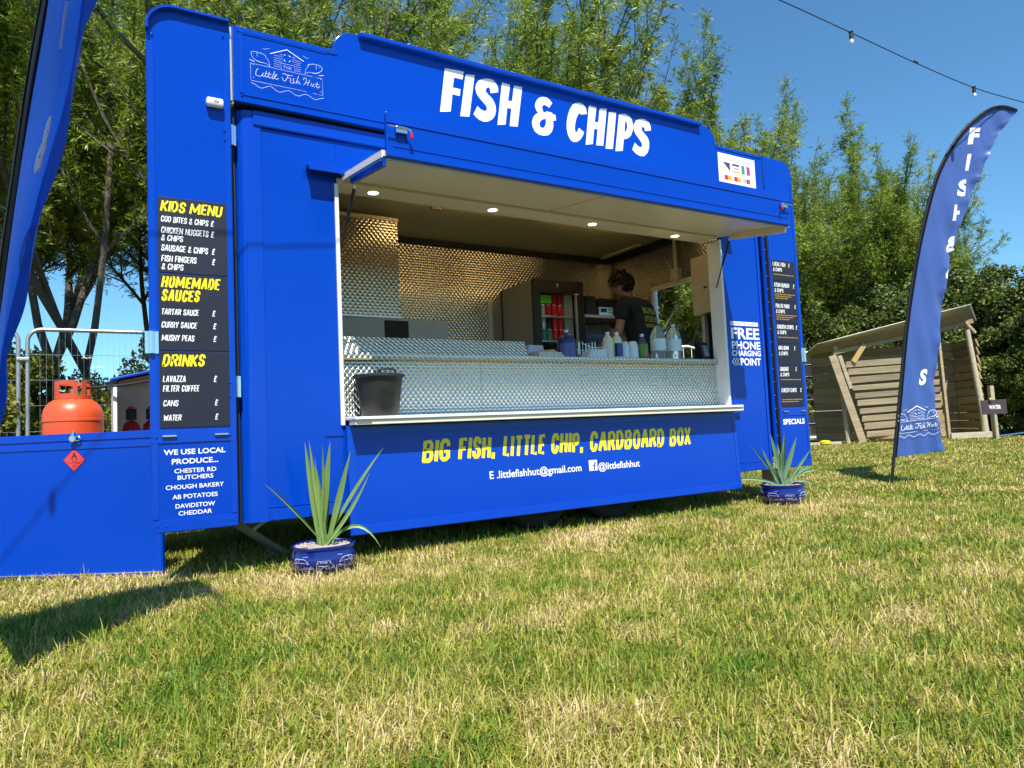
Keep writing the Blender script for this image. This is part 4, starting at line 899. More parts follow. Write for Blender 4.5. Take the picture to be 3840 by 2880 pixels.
# ------------------------------------------------------------------ fridge with cans
FR = thing('drinks_fridge', 'black glass-door drinks fridge against the back wall of the trailer', 'fridge', (3.12, 1.65, 0.312))
MB().box(2.785, 2.80, 1.42, 1.94, 0.33, 2.05).build('fridge_side', GREY_P, FR)
mb = MB(); mb.box(3.345, 3.36, 1.42, 1.94, 0.33, 2.05); mb.box(2.80, 3.345, 1.925, 1.94, 0.33, 2.05); mb.box(2.80, 3.345, 1.42, 1.925, 1.97, 2.05); mb.box(2.80, 3.345, 1.42, 1.925, 0.33, 0.42)
mb.build('fridge_cabinet', BLACK, FR)
MB().box(2.785, 3.36, 1.385, 1.419, 1.952, 2.06).build('fridge_header', BLACK, FR, bevel=0.004)
mb = MB(); mb.box(2.785, 2.862, 1.385, 1.419, 0.42, 1.951); mb.box(3.285, 3.36, 1.385, 1.419, 0.42, 1.951); mb.box(2.862, 3.285, 1.385, 1.419, 1.935, 1.951); mb.box(2.785, 3.36, 1.385, 1.419, 0.33, 0.419)
DR = mb.build('fridge_door', BLACK, FR)
MB().box(3.262, 3.284, 1.39, 1.412, 0.42, 1.934).build('door_stile', GREY_P, DR)
MB().lathe([(0.024, 0.0), (0.024, 0.006), (0.0001, 0.006)], (3.262, 1.375, 1.930), 14).build('lock_badge', WHITE_V, DR)
for z in (2.02, 2.0): MB().box(3.05, 3.065, 1.383, 1.385, z - .004, z + .004).build('header_badge', WHITE_V, FR)
MB().box(3.165, 3.262, 1.44, 1.90, 0.43, 1.96).build('fridge_liner', GREY_P, FR)
for z in (1.712, 1.480, 1.25, 1.02):
    MB().box(2.80, 3.262, 1.43, 1.90, z, z + 0.018).build('fridge_shelf', ALU, FR, bevel=0.001)
glass, ntg, pg = nmat('fridge_door_glass'); pg.inputs['Base Color'].default_value = (0.9, 0.95, 0.93, 1); pg.inputs['Transmission Weight'].default_value = 1.0; pg.inputs['Roughness'].default_value = 0.0; pg.inputs['IOR'].default_value = 1.02
MB().box(2.863, 3.284, 1.398, 1.402, 0.42, 1.934).build('door_pane', glass, DR)
CAN_R = mat('red_can', (0.60, 0.015, 0.03), 0.28, 0.2, var=0.25, vscale=30); CAN_S = mat('silver_can', (0.55, 0.56, 0.56), 0.3, 0.7, var=0.3, vscale=30); CAN_G = mat('green_can', (0.08, 0.30, 0.16), 0.3, 0.2, var=0.4, vscale=30); CAN_K = mat('black_can', (0.02, 0.025, 0.03), 0.3, 0.3, var=0.4, vscale=30); CAN_O = mat('orange_can', (0.65, 0.13, 0.03), 0.3, 0.2, var=0.4, vscale=30)
def can(x, z, m, label, grp):
    t = thing('drink_can', label, 'can', (x, 1.475, z), grp)
    MB().lathe([(0.024, 0.0), (0.031, 0.008), (0.031, 0.092), (0.026, 0.103)], (x, 1.475, z), 16).build('can_body', m, t, smooth=True)
    MB().lathe([(0.026, 0.0), (0.026, 0.004), (0.024, 0.002), (0.0001, 0.002)], (x, 1.475, z + .103), 16).build('can_lid', ALU, t)
def row(z, cols, where):
    for i, k in enumerate(cols):
        if k is None: continue
        m, nm = {'R': (CAN_R, 'red'), 'S': (CAN_S, 'silver'), 'G': (CAN_G, 'green'), 'K': (CAN_K, 'black'), 'O': (CAN_O, 'orange')}[k]
        pos = ['first', 'second', 'third', 'fourth', 'fifth', 'sixth'][i]
        can(2.868 + i * 0.066, z, m, '%s drink can, %s from the left in the %s row in the fridge' % (nm, pos, where), 'drink cans in the glass-door fridge')
row(1.732, 'SSRRR', 'lower'.replace('lower', 'top shelf lower')); row(1.842, [None, None, None, 'R', 'R'], 'top shelf upper')
row(1.500, 'OGGRR', 'middle shelf lower'); row(1.610, 'OSKRR', 'middle shelf upper'); row(1.27, 'RRRRR', 'bottom shelf lower')
tag(MB().box(2.865, 3.02, 1.44, 1.50, 1.846, 1.925).build('green_box', mat('bright_green_card', (0.14, 0.55, 0.03), 0.5, var=0.2), None, bevel=0.003), 'bright green carton on the silver cans in the fridge', 'carton')
# things on the wall shelf
tag(MB().box(3.545, 3.67, 1.60, 1.80, 1.791, 1.985).build('speaker_box', BLACK, None, bevel=0.006), 'black box standing on the wall shelf beside the fridge', 'speaker')
tag(MB().hexa([(3.765, 1.66, 1.791), (4.12, 1.66, 1.791), (4.12, 1.89, 1.791), (3.765, 1.89, 1.791)], [(3.765, 1.66, 1.985), (4.12, 1.66, 1.975), (4.12, 1.89, 1.975), (3.765, 1.89, 1.985)]).build('coffee_machine', BLACK, None, bevel=0.008), 'wide black machine on the wall shelf behind the silver radio', 'coffee machine')
rd = thing('radio', 'small silver radio with a dark display on the wall shelf', 'radio', (3.80, 1.62, 1.791))
MB().box(3.70, 3.885, 1.59, 1.64, 1.7905, 1.880).build('radio_case', ALU, rd, bevel=0.005)
MB().box(3.725, 3.80, 1.587, 1.590, 1.825, 1.862).build('display', BLACK, rd)
for x, z in ((3.83, 1.855), (3.86, 1.855), (3.83, 1.825), (3.86, 1.825)): MB().box(x - .008, x + .008, 1.585, 1.59, z - .008, z + .008).build('button', GREY_P, rd)
ct = thing('crate', 'dark navy plastic crate on the worktop under the wall shelf', 'crate', (3.66, 1.62, 1.31))
MB().box(3.48, 3.86, 1.55, 1.88, 1.31, 1.60).build('crate_body', NAVY, ct, bevel=0.008)
mb = MB()
for i in range(6): mb.box(3.50 + i * .06, 3.53 + i * .06, 1.545, 1.55, 1.34, 1.56)
mb.build('crate_ribs', mat('dusty_navy', (0.05, 0.05, 0.12), 0.5), ct)
tag(MB().hexa([(3.87, 1.58, 1.31), (4.10, 1.58, 1.31), (4.10, 1.85, 1.31), (3.87, 1.85, 1.31)], [(3.89, 1.62, 1.68), (4.06, 1.60, 1.60), (4.08, 1.80, 1.62), (3.90, 1.80, 1.69)]).build('flour_sack', mat('beige_sack', (0.42, 0.34, 0.26), 0.8, var=0.3, vscale=12, bump=0.01, bscale=8), None, bevel=0.03), 'beige sack slumped beside the navy crate', 'sack')
tag(MB().box(3.40, 4.15, 1.48, 1.90, 0.315, 1.308).build('back_worktop', UNDER, TR))

# ------------------------------------------------------------------ person serving
PX = Vector((3.53, 0.80, 0.312))
person = thing('person', 'person in dark t-shirt with yellow back print, head bowed, working inside the trailer', 'person', PX)
SKIN = mat('skin', (0.42, 0.20, 0.13), 0.5, var=0.08, vscale=10)
TEE = mat('dark_tshirt', (0.012, 0.016, 0.022), 0.85, var=0.2, vscale=6, bump=0.006, bscale=9)
TROU = mat('dark_trousers', (0.01, 0.011, 0.014), 0.85, var=0.2)
HAIR = mat('dark_brown_hair', (0.022, 0.012, 0.008), 0.6, var=0.5, vscale=40, bump=0.004, bscale=60)
PF = Vector((-0.30, 0.954, 0)).normalized(); PR = Vector((0.954, 0.30, 0)).normalized()
def pp(r, f, z): return PX + PR * r + PF * f + Vector((0, 0, z))
def skin_mesh(name, chains, m, parent, sub=2, root=0):
    """chains: list of lists of (key, pos, radius-or-(rx,ry)); shared keys join"""
    V = []; R = []; idx = {}; E = []
    for ch in chains:
        prev = None
        for key, pos, rad in ch:
            if key not in idx:
                idx[key] = len(V); V.append(tuple(Vector(pos) - PX)); R.append(rad if isinstance(rad, tuple) else (rad, rad))
            if prev is not None: E.append((prev, idx[key]))
            prev = idx[key]
    me = bpy.data.meshes.new(name); me.from_pydata(V, E, []); me.materials.append(m)
    o = bpy.data.objects.new(name, me); COL.objects.link(o)
    sk = o.modifiers.new('skin', 'SKIN'); sk.use_smooth_shade = True
    for i, r in enumerate(R): me.skin_vertices[0].data[i].radius = r
    me.skin_vertices[0].data[root].use_root = True
    s = o.modifiers.new('sub', 'SUBSURF'); s.levels = sub; s.render_levels = sub
    o.parent = parent
    dg = bpy.context.evaluated_depsgraph_get(); dg.update()
    m2 = bpy.data.meshes.new_from_object(o.evaluated_get(dg)); o.modifiers.clear(); o.data = m2; bpy.data.meshes.remove(me); m2.name = name
    m2.polygons.foreach_set('use_smooth', [True] * len(m2.polygons))
    return o
hips = pp(0, -0.06, 0.93); waist = pp(0, -0.05, 1.10); chest = pp(0, 0.02, 1.33); neckb = pp(0, 0.10, 1.49); neck = pp(0, 0.135, 1.545); head0 = pp(0, 0.165, 1.60); head1 = pp(0, 0.195, 1.67)
LSH, RSH = pp(-.175, .05, 1.45), pp(.175, .05, 1.45)
LEL, REL = pp(-.215, .10, 1.17), pp(.23, .08, 1.17)
LWR, RWR = pp(-.13, .33, 1.10), pp(.12, .33, 1.09)
body_ch = [[('hip', hips, (.13, .09)), ('waist', waist, (.12, .085)), ('chest', chest, (.11, .07)), ('nb', neckb, (.055, .052)), ('nk', neck, (.052, .055)), ('h0', head0, (.072, .078)), ('h1', head1, (.074, .088)), ('h2', pp(0, .21, 1.735), (.045, .055))],
           [('chest', chest, .1), ('lsh', LSH, .045), ('lel', LEL, .042), ('lfa', LEL.lerp(LWR, .4), .038), ('lwr', LWR, .025), ('lpalm', LWR + (LWR - LEL).normalized() * .07, (.036, .016))],
           [('chest', chest, .1), ('rsh', RSH, .045), ('rel', REL, .042), ('rfa', REL.lerp(RWR, .4), .038), ('rwr', RWR, .025), ('rpalm', RWR + (RWR - REL).normalized() * .07, (.036, .016))]]
for s, sg in (('l', -1), ('r', 1)):
    kn = pp(sg * .10, .02, .50); an = pp(sg * .11, -.04, .09)
    body_ch.append([('hip', hips, .1), (s + 'hp', pp(sg * .09, -.05, .88), .085), (s + 'kn', kn, .058), (s + 'an', an, .04), (s + 'toe', pp(sg * .12, .10, .045), (.04, .03))])
    pal = (LWR + (LWR - LEL).normalized() * .07) if s == 'l' else (RWR + (RWR - REL).normalized() * .07)
    dirv = ((LWR - LEL) if s == 'l' else (RWR - REL)).normalized(); side = PR
    for k, (off, ln) in enumerate(((-.027, .062), (-.009, .074), (.009, .07), (.027, .055))):
        b = pal + side * off + dirv * .02; m1 = b + dirv * ln * .5 + Vector((0, 0, -.006)); m2 = m1 + dirv * ln * .35 + Vector((0, 0, -.022)); 
        body_ch.append([(s + 'palm', pal, .03), (s + 'f%da' % k, b, .009), (s + 'f%db' % k, m1, .0085), (s + 'f%dc' % k, m2, .007)])
    th = pal - dirv * .03 - side * (.034 * sg)
    body_ch.append([(s + 'palm', pal, .03), (s + 'tha', th, .011), (s + 'thb', th + dirv * .035 - side * .014 * sg, .009), (s + 'thc', th + dirv * .058 - side * .012 * sg + Vector((0, 0, -.01)), .008)])
# nose, ears and chin grow from the head
body_ch.append([('h0', head0, .07), ('nose', pp(0, .275, 1.585), .014)])
body_ch.append([('h0', head0, .07), ('chin', pp(0, .215, 1.53), .030)])
for sg in (-1, 1): body_ch.append([('h0', head0, .07), ('ear%d' % sg, pp(sg * .083, .16, 1.61), (.010, .022))])
skin_mesh('body', body_ch, SKIN, person)
for sg in (-1, 1):
    c_ = pp(sg * .032, .252, 1.625) - PX
    MB().lathe([(0.0001, -.009), (.008, -.004), (.009, 0), (.008, .004), (.0001, .009)], (0, 0, 0), 10).build('eye', WHITE_V, None).parent = person
    bpy.data.objects[-1] if False else None
for o in [q for q in bpy.data.objects if q.name.startswith('eye')]:
    sg = -1 if o.name == 'eye' else 1
    o.location = pp(sg * .032, .250, 1.622) - PX
MB().tube([pp(-.02, .255, 1.553), pp(0, .262, 1.550), pp(.02, .255, 1.553)], .004, 6).build('mouth', mat('lips', (.30, .09, .07), .5), person, smooth=True)
tee = skin_mesh('tshirt', [[('hip', hips + Vector((0, 0, -.03)), (.165, .125)), ('w', waist, (.155, .118)), ('c', chest, (.178, .125)), ('nb', neckb + Vector((0, 0, -.03)), (.105, .10))],
     [('c', chest, .12), ('ls', LSH, .078), ('le', LSH.lerp(LEL, .62), .068)], [('c', chest, .12), ('rs', RSH, .078), ('re', RSH.lerp(REL, .62), .068)]], TEE, person)
skin_mesh('trousers', [[('hip', hips + Vector((0, 0, -.02)), (.145, .11)), ('h2', hips + Vector((0, 0, -.10)), (.14, .10))]] + [[('h2', hips, .1), (s, pp(sg * .09, -.04, .70), .092), (s + 'k', pp(sg * .10, .02, .50), .075), (s + 'a', pp(sg * .11, -.04, .12), .06)] for s, sg in (('l', -1), ('r', 1))], TROU, person)
# hair: cap of tufts over crown and nape
rh = random.Random(8); mb = MB(); hc = pp(0, .175, 1.655)
for i in range(620):
    u = rh.uniform(-1, 1); th = rh.uniform(0, 2 * PI); d = Vector((math.cos(th) * math.sqrt(1 - u * u), math.sin(th) * math.sqrt(1 - u * u), u))
    fwd = d.dot(PF)
    if d.z < -0.30 and fwd > -0.25: continue
    if d.z < -0.55: continue
    if fwd > 0.55 and d.z < 0.25: continue
    if abs(d.dot(PR)) > .75 and d.z < -.05: continue
    p = hc + PR * d.dot(PR) * .090 + PF * fwd * .104 + Vector((0, 0, d.z * .100))
    tdir = (Vector((0, 0, -1)) - d * (-d.z) + d * .35 + PF * .3 + Vector((rh.uniform(-.3, .3), rh.uniform(-.3, .3), 0))).normalized()
    sd = d.cross(tdir).normalized() * .016; L_ = rh.uniform(.03, .055)
    mb.add([p - sd, p + sd, p + tdir * L_ * .6 + d * .010 + sd * .8, p + tdir * L_ + d * .004, p + tdir * L_ * .6 + d * .010 - sd * .8], [(0, 1, 2, 3, 4)])
mb.lathe([(0.0001, -.03), (.07, -.022), (.0885, 0.03), (.080, .075), (.045, .100), (0.0001, .108)], hc + Vector((-.0, 0, 0)) - PF * .012, 20, 1.0, 1.0)
mb.build('hair', HAIR, person)
# print on the back of the shirt, laid on the cloth by ray casting onto it
from mathutils.bvhtree import BVHTree
bm_ = bmesh.new(); bm_.from_mesh(tee.data); bvh = BVHTree.FromBMesh(bm_); 
def backmap(u, v, d=0.0):
    p = pp(u, -0.6, v) - PX; h = bvh.ray_cast(p, PF, 2.0)
    q = h[0] if h[0] is not None else pp(u, -0.1, v) - PX
    return tuple(q - PF * 0.004 + PX)
mb = MB()
for s, x0, x1, z, h in (('BIG FISH', -.07, .145, 1.375, .062), ('LITTLE CHIP', -.085, .13, 1.295, .055), ('CARDBOARD BOX', -.095, .12, 1.232, .035)):
    text_fit(mb, s, x0, x1, z, h, backmap, .03, .2, .95)
mb.build('back_print', mat('shirt_print_yellow', (0.55, 0.50, 0.02), 0.6), person)
bm_.free()

# ------------------------------------------------------------------ feather flags
def flagmat(name, col, tl=0.3):
    m, nt, p = nmat(name); L = nt.links
    p.inputs['Base Color'].default_value = (*col, 1); p.inputs['Roughness'].default_value = 0.42; p.inputs['Sheen Weight'].default_value = 0.3
    p.inputs['Specular IOR Level'].default_value = 0.6
    tr = nt.nodes.new('ShaderNodeBsdfTranslucent'); tr.inputs[0].default_value = (*[c * 1.2 for c in col], 1)
    mx = nt.nodes.new('ShaderNodeMixShader'); mx.inputs[0].default_value = tl
    L.new(p.outputs[0], mx.inputs[1]); L.new(tr.outputs[0], mx.inputs[2]); L.new(mx.outputs[0], nt.nodes['Material Output'].inputs[0])
    tc = nt.nodes.new('ShaderNodeTexCoord'); nz = nt.nodes.new('ShaderNodeTexNoise'); nz.inputs['Scale'].default_value = 9; nz.inputs['Detail'].default_value = 5
    mp = nt.nodes.new('ShaderNodeMapping'); mp.inputs['Scale'].default_value = (1.6, 1.6, 0.35); L.new(tc.outputs['Object'], mp.inputs[0]); L.new(mp.outputs[0], nz.inputs['Vector'])
    b = nt.nodes.new('ShaderNodeBump'); b.inputs['Distance'].default_value = 0.02; b.inputs['Strength'].default_value = 0.5; L.new(nz.outputs['Fac'], b.inputs['Height']); L.new(b.outputs[0], p.inputs['Normal'])
    return m
FLAG = flagmat('flag_polyester', (0.05, 0.12, 0.42)); FLAG1 = flagmat('flag_polyester_deep', (0.012, 0.085, 0.48), 0.5)
FLAG_W = flagmat('flag_white_print', (0.88, 0.88, 0.9), 0.12)
SLEEVE = mat('black_flag_sleeve', (0.006, 0.006, 0.008), 0.9, spec=0.1)
def interp(P, t):
    t = max(0, min(0.99999, t)) * (len(P) - 1); i = int(t); f = t - i
    p0 = P[max(i - 1, 0)]; p1 = P[i]; p2 = P[i + 1]; p3 = P[min(i + 2, len(P) - 1)]
    return tuple(0.5 * ((2 * b) + (-a + c) * f + (2 * a - 5 * b + 4 * c - d) * f * f + (-a + 3 * b - 3 * c + d) * f ** 3) for a, b, c, d in zip(p0, p1, p2, p3))
F2B = Vector((5.87, 0.03, 0)); F2R = Vector((0.85633, -0.51643, 0)); F2N = Vector((-0.51643, -0.85633, 0))
pole2 = [(0.028, 0.0), (0.067, 0.253), (0.162, 0.801), (0.274, 1.446), (0.369, 1.888), (0.491, 2.359), (0.666, 2.886), (0.824, 3.202), (1.032, 3.463), (1.258, 3.629), (1.42, 3.668), (1.562, 3.624)]
edge2 = [(0.553, 0.295), (0.512, 0.785), (0.610, 1.431), (0.719, 1.951), (0.861, 2.395), (1.055, 2.814), (1.214, 3.13), (1.31, 3.315), (1.458, 3.498), (1.563, 3.61)]
f2 = thing('feather_flag', 'tall blue feather flag reading FISH & down its length, standing right of the trailer', 'flag', F2B, 'blue feather flags')
P3 = lambda a, z, d=0.0: F2B + F2R * a + Vector((0, 0, z)) + F2N * d
MB().tube([P3(*interp(pole2, i / 40)) for i in range(41)], [0.015 - 0.007 * i / 40 for i in range(41)], 8).build('pole', BLACK, f2, smooth=True)
NS, NT = 110, 26
def ripple(a, z, t):
    return 0.012 * math.sin(a * 38 + z * 3.0) * t + 0.010 * math.sin(z * 7 + a * 9) * t + (0.009 * math.sin(z * 23 + a * 14) + 0.005 * math.sin(z * 57 + 3)) * max(0, t - 0.72) / 0.28
def cl2(s, t):
    tp = 0.091 + (1 - 0.091) * s
    a0, z0 = interp(pole2, tp); a1, z1 = interp(edge2, s)
    j = (0.003 * math.sin(s * 120) + 0.003 * math.sin(s * 330 + 1)) * t ** 6
    a = a0 + (a1 - a0) * t + j; z = z0 + (z1 - z0) * t
    return a, z
V = []; F = []
for i in range(NS + 1):
    for k in range(NT + 1):
        a, z = cl2(i / NS, k / NT); V.append(P3(a, z, ripple(a, z, k / NT)))
for i in range(NS):
    for k in range(NT): F.append((i * (NT + 1) + k, i * (NT + 1) + k + 1, (i + 1) * (NT + 1) + k + 1, (i + 1) * (NT + 1) + k))
CL = MB().add(V, F).build('flag_cloth', FLAG, f2, smooth=True)
# black sleeve along the leading edge
mb = MB(); pts = [interp(pole2, 0.091 + 0.909 * i / 60) for i in range(61)]
for i in range(60):
    (a, z), (b, w) = pts[i], pts[i + 1]
    t_ = Vector((b - a, w - z)).normalized(); nn = (t_.y, -t_.x); wd = 0.020
    q = lambda x, y, d: P3(x, y, d)
    mb.add([q(a - nn[0] * wd * .6, z - nn[1] * wd * .6, 0.004), q(a + nn[0] * wd, z + nn[1] * wd, 0.019), q(b + nn[0] * wd, w + nn[1] * wd, 0.019), q(b - nn[0] * wd * .6, w - nn[1] * wd * .6, 0.004)], [(0, 1, 2, 3)])
    mb.add([q(a - nn[0] * wd * .6, z - nn[1] * wd * .6, -0.004), q(a + nn[0] * wd, z + nn[1] * wd, -0.019), q(b + nn[0] * wd, w + nn[1] * wd, -0.019), q(b - nn[0] * wd * .6, w - nn[1] * wd * .6, -0.004)], [(0, 3, 2, 1)])
mb.build('flag_sleeve', SLEEVE, f2)
cloth_bm = bmesh.new(); cloth_bm.from_mesh(CL.data); bvh2 = BVHTree.FromBMesh(cloth_bm)
def f2map(u, v, d=0.0):
    p = P3(u, v, 0.5) - F2B; h = bvh2.ray_cast(p, -F2N, 1.0)
    q = (h[0] if h[0] is not None else P3(u, v, 0.02) - F2B)
    return tuple(q + F2N * (0.0035 + d) + F2B)
def clipped(s, a0, a1, z0, z1, keep, slant=0.03, bold=.05):
    """letter between a0..a1, only the part left of keep (the rest is rolled into the hem)"""
    V, F = text_raw(s, bold, 0.05); xs_ = [v[0] for v in V]; ys_ = [v[1] for v in V]
    V = [(a0 + (v[0] - min(xs_)) / (max(xs_) - min(xs_)) * (a1 - a0) + (v[1] - min(ys_)) / (max(ys_) - min(ys_)) * slant, z0 + (v[1] - min(ys_)) / (max(ys_) - min(ys_)) * (z1 - z0), 0) for v in V]
    b = bmesh.new(); vs = [b.verts.new(v) for v in V]
    for f in F:
        try: b.faces.new([vs[i] for i in f])
        except ValueError: pass
    bmesh.ops.bisect_plane(b, geom=b.verts[:] + b.edges[:] + b.faces[:], plane_co=(keep, z0, 0), plane_no=(1, -0.22, 0), clear_outer=True)
    bmesh.ops.triangulate(b, faces=b.faces[:])
    bmesh.ops.subdivide_edges(b, edges=b.edges[:], cuts=2)
    b.verts.index_update()
    V = [f2map(v.co.x, v.co.y) for v in b.verts]; F = [tuple(v.index for v in f.verts) for f in b.faces]; b.free()
    return V, F
for s, a0, a1, z0, z1, keep in (('F', 1.040, 1.155, 3.295, 3.462, 9), ('I', .998, 1.040, 3.035, 3.200, 9), ('S', .892, 1.00, 2.775, 2.945, .962), ('H', .821, .93, 2.535, 2.695, .885), ('&', .738, .86, 2.225, 2.385, .800), ('C', .690, .80, 1.94, 2.075, .712), ('S', .367, .430, .935, 1.092, 9)):
    mb = MB(); mb.add(*clipped(s, a0, a1, z0, z1, keep)); mb.build('flag_letter', FLAG_W, f2)
def logo2(u, v, d):
    a = 0.128 + u * 0.385; z = 0.585 + v * 0.395 * 1.12 + 0.03 * u
    if a > 0.30: a = 0.30 + (a - 0.30) * 0.97
    return f2map(a, z, d)
mb = MB(); strokes(mb, LOGO_STROKES, logo2, 0.95); mb.build('flag_logo', FLAG_W, f2)
cloth_bm.free()
MB().tube([P3(0.105, 0.19, 0.02), P3(-0.04, 0.12, 0.03), P3(-0.12, 0.075, 0.03)], 0.002, 5).build('flag_toggle_cord', BLACK, f2)
# nearer flag on the left, leaning towards the viewer, cloth folded back on itself
p1 = [(-0.96, -1.3, 0.0), (-0.945, -1.34, 0.4), (-0.927, -1.398, 0.8), (-0.908, -1.443, 0.994), (-0.886, -1.49, 1.181), (-0.853, -1.546, 1.423), (-0.817, -1.588, 1.693), (-0.779, -1.622, 1.944), (-0.754, -1.689, 2.102), (-0.75, -1.95, 2.62), (-0.755, -2.15, 2.78), (-0.77, -2.3, 2.76)]
fo = [(-1.12, -0.55, 0.40), (-0.988, -0.629, 0.832), (-0.95, -0.694, 1.085), (-0.897, -0.798, 1.325), (-0.823, -0.918, 1.631), (-0.734, -1.09, 1.937), (-0.689, -1.22, 2.2), (-0.671, -1.396, 2.324), (-0.7, -1.85, 2.55), (-0.74, -2.1, 2.68), (-0.77, -2.3, 2.755)]
ed = [(-1.10, -0.80, 0.38), (-0.941, -0.887, 0.82), (-0.899, -0.952, 1.054), (-0.853, -1.046, 1.276), (-0.777, -1.165, 1.558), (-0.718, -1.312, 1.84), (-0.65, -1.449, 2.08), (-0.623, -1.601, 2.205), (-0.68, -1.9, 2.52), (-0.73, -2.13, 2.66), (-0.77, -2.3, 2.75)]
f1 = thing('feather_flag', 'nearer blue feather flag, almost edge-on, left of the orange gas cylinder', 'flag', p1[0], 'blue feather flags')
MB().tube([interp(p1, i / 40) for i in range(41)], [0.010 - 0.004 * i / 40 for i in range(41)], 8).build('pole', BLACK, f1, smooth=True)
def cl1(s, t):
    A = Vector(interp(p1, 0.0909 + 0.9091 * s)); B = Vector(interp(fo, s)); C_ = Vector(interp(ed, s))
    if t < 0.62:
        k = t / 0.62; p = A.lerp(B, k); p += Vector((1, 0.2, 0)) * 0.006 * math.sin(s * 26 + k * 4) * math.sin(k * PI)
    else:
        k = (t - 0.62) / 0.38; p = B.lerp(C_, k); p += Vector((1, 0.2, 0)) * 0.012 * math.sin(s * 34 + k * 5) * k
    return p
V = []; F = []; NS, NT = 100, 26
for i in range(NS + 1):
    for k in range(NT + 1): V.append(cl1(i / NS, k / NT))
for i in range(NS):
    for k in range(NT): F.append((i * (NT + 1) + k, i * (NT + 1) + k + 1, (i + 1) * (NT + 1) + k + 1, (i + 1) * (NT + 1) + k))
MB().add(V, F).build('flag_cloth', FLAG1, f1, smooth=True)
mb = MB()
for i in range(60):
    A = cl1(i / 60, 0); B = cl1((i + 1) / 60, 0); A2 = cl1(i / 60, 0.03); B2 = cl1((i + 1) / 60, 0.03)
    o_ = Vector((0.009, -0.004, 0)); b_ = (A - A2) * 0.6
    mb.add([A + b_ - o_ * .3, A2 + o_, B2 + o_, B + b_ - o_ * .3], [(0, 1, 2, 3)]); mb.add([A + b_ - o_ * .3, A2 - o_, B2 - o_, B + b_ - o_ * .3], [(0, 3, 2, 1)])
mb.build('flag_sleeve', SLEEVE, f1)
def f1put(mb, s, sc_, t0, t1, ds, keep=None):
    V, F = text_raw(s, .05, 0); xs_ = [v[0] for v in V]; ys_ = [v[1] for v in V]
    b = bmesh.new(); vs = [b.verts.new((t0 + (v[0] - min(xs_)) / (max(xs_) - min(xs_)) * (t1 - t0), sc_ + ((v[1] - min(ys_)) / (max(ys_) - min(ys_)) - .5) * ds, 0)) for v in V]
    for f in F:
        try: b.faces.new([vs[i] for i in f])
        except ValueError: pass
    if keep: bmesh.ops.bisect_plane(b, geom=b.verts[:] + b.edges[:] + b.faces[:], plane_co=(keep, 0, 0), plane_no=(1, 0, 0), clear_outer=True)
    bmesh.ops.triangulate(b, faces=b.faces[:]); bmesh.ops.subdivide_edges(b, edges=b.edges[:], cuts=2); b.verts.index_update()
    mb.add([cl1(v.co.y, v.co.x) + Vector((0.006, -0.005, 0)) for v in b.verts], [tuple(v.index for v in f.verts) for f in b.faces]); b.free()
for args in (('&', 0.445, 0.27, 0.44, 0.058), ('I', 0.570, 0.33, 0.38, 0.055), ('C', 0.335, 0.44, 0.75, 0.055, 0.60), ('H', 0.70, .28, .44, .06)):
    mb = MB(); f1put(mb, *args); mb.build('flag_letter', FLAG_W, f1)

# ------------------------------------------------------------------ plant pots
POTM = mat('cobalt_glaze', (0.006, 0.014, 0.16), 0.16, var=0.6, vscale=7, bump=0.002, bscale=14, coat=0.6)
LEAF = mat('sword_leaf', (0.17, 0.27, 0.07), 0.45, var=0.35, vscale=4, stretch=(3, 3, 0.6))
LEAF2 = mat('sword_leaf_bluish', (0.13, 0.24, 0.12), 0.45, var=0.3, vscale=4)
PEB = mat('pale_pebbles', (0.33, 0.28, 0.23), 0.7, var=0.25, vscale=50)
def sword(mb, base, tip, w, sag, side):
    base = Vector(base); tip = Vector(tip); n = 9; d = tip - base
    mid = base.lerp(tip, 0.55) + Vector((0, 0, sag)); nrm = Vector((-CF.x, -CF.y, 0)).normalized()
    pts = []
    for i in range(n + 1):
        t = i / n; pts.append(base * (1 - t) ** 2 + (mid * 2 - (base + tip) / 2) * 2 * t * (1 - t) + tip * t * t)
    o = len(mb.v)
    for i, p in enumerate(pts):
        t = i / n; wd = w * (0.55 + 1.1 * t if t < 0.4 else 1.0 * (1 - ((t - 0.4) / 0.6) ** 1.6) ) ; wd = max(wd, 0.0008)
        tg = (pts[min(i + 1, n)] - pts[max(i - 1, 0)]).normalized(); sd = tg.cross(side).normalized() * wd / 2; up = sd.cross(tg).normalized() * wd * 0.28
        mb.v += [tuple(p - sd), tuple(p - up), tuple(p + sd)]
    for i in range(n):
        for k in (0, 1): mb.f.append((o + i * 3 + k, o + i * 3 + k + 1, o + i * 3 + 3 + k + 1, o + i * 3 + 3 + k))
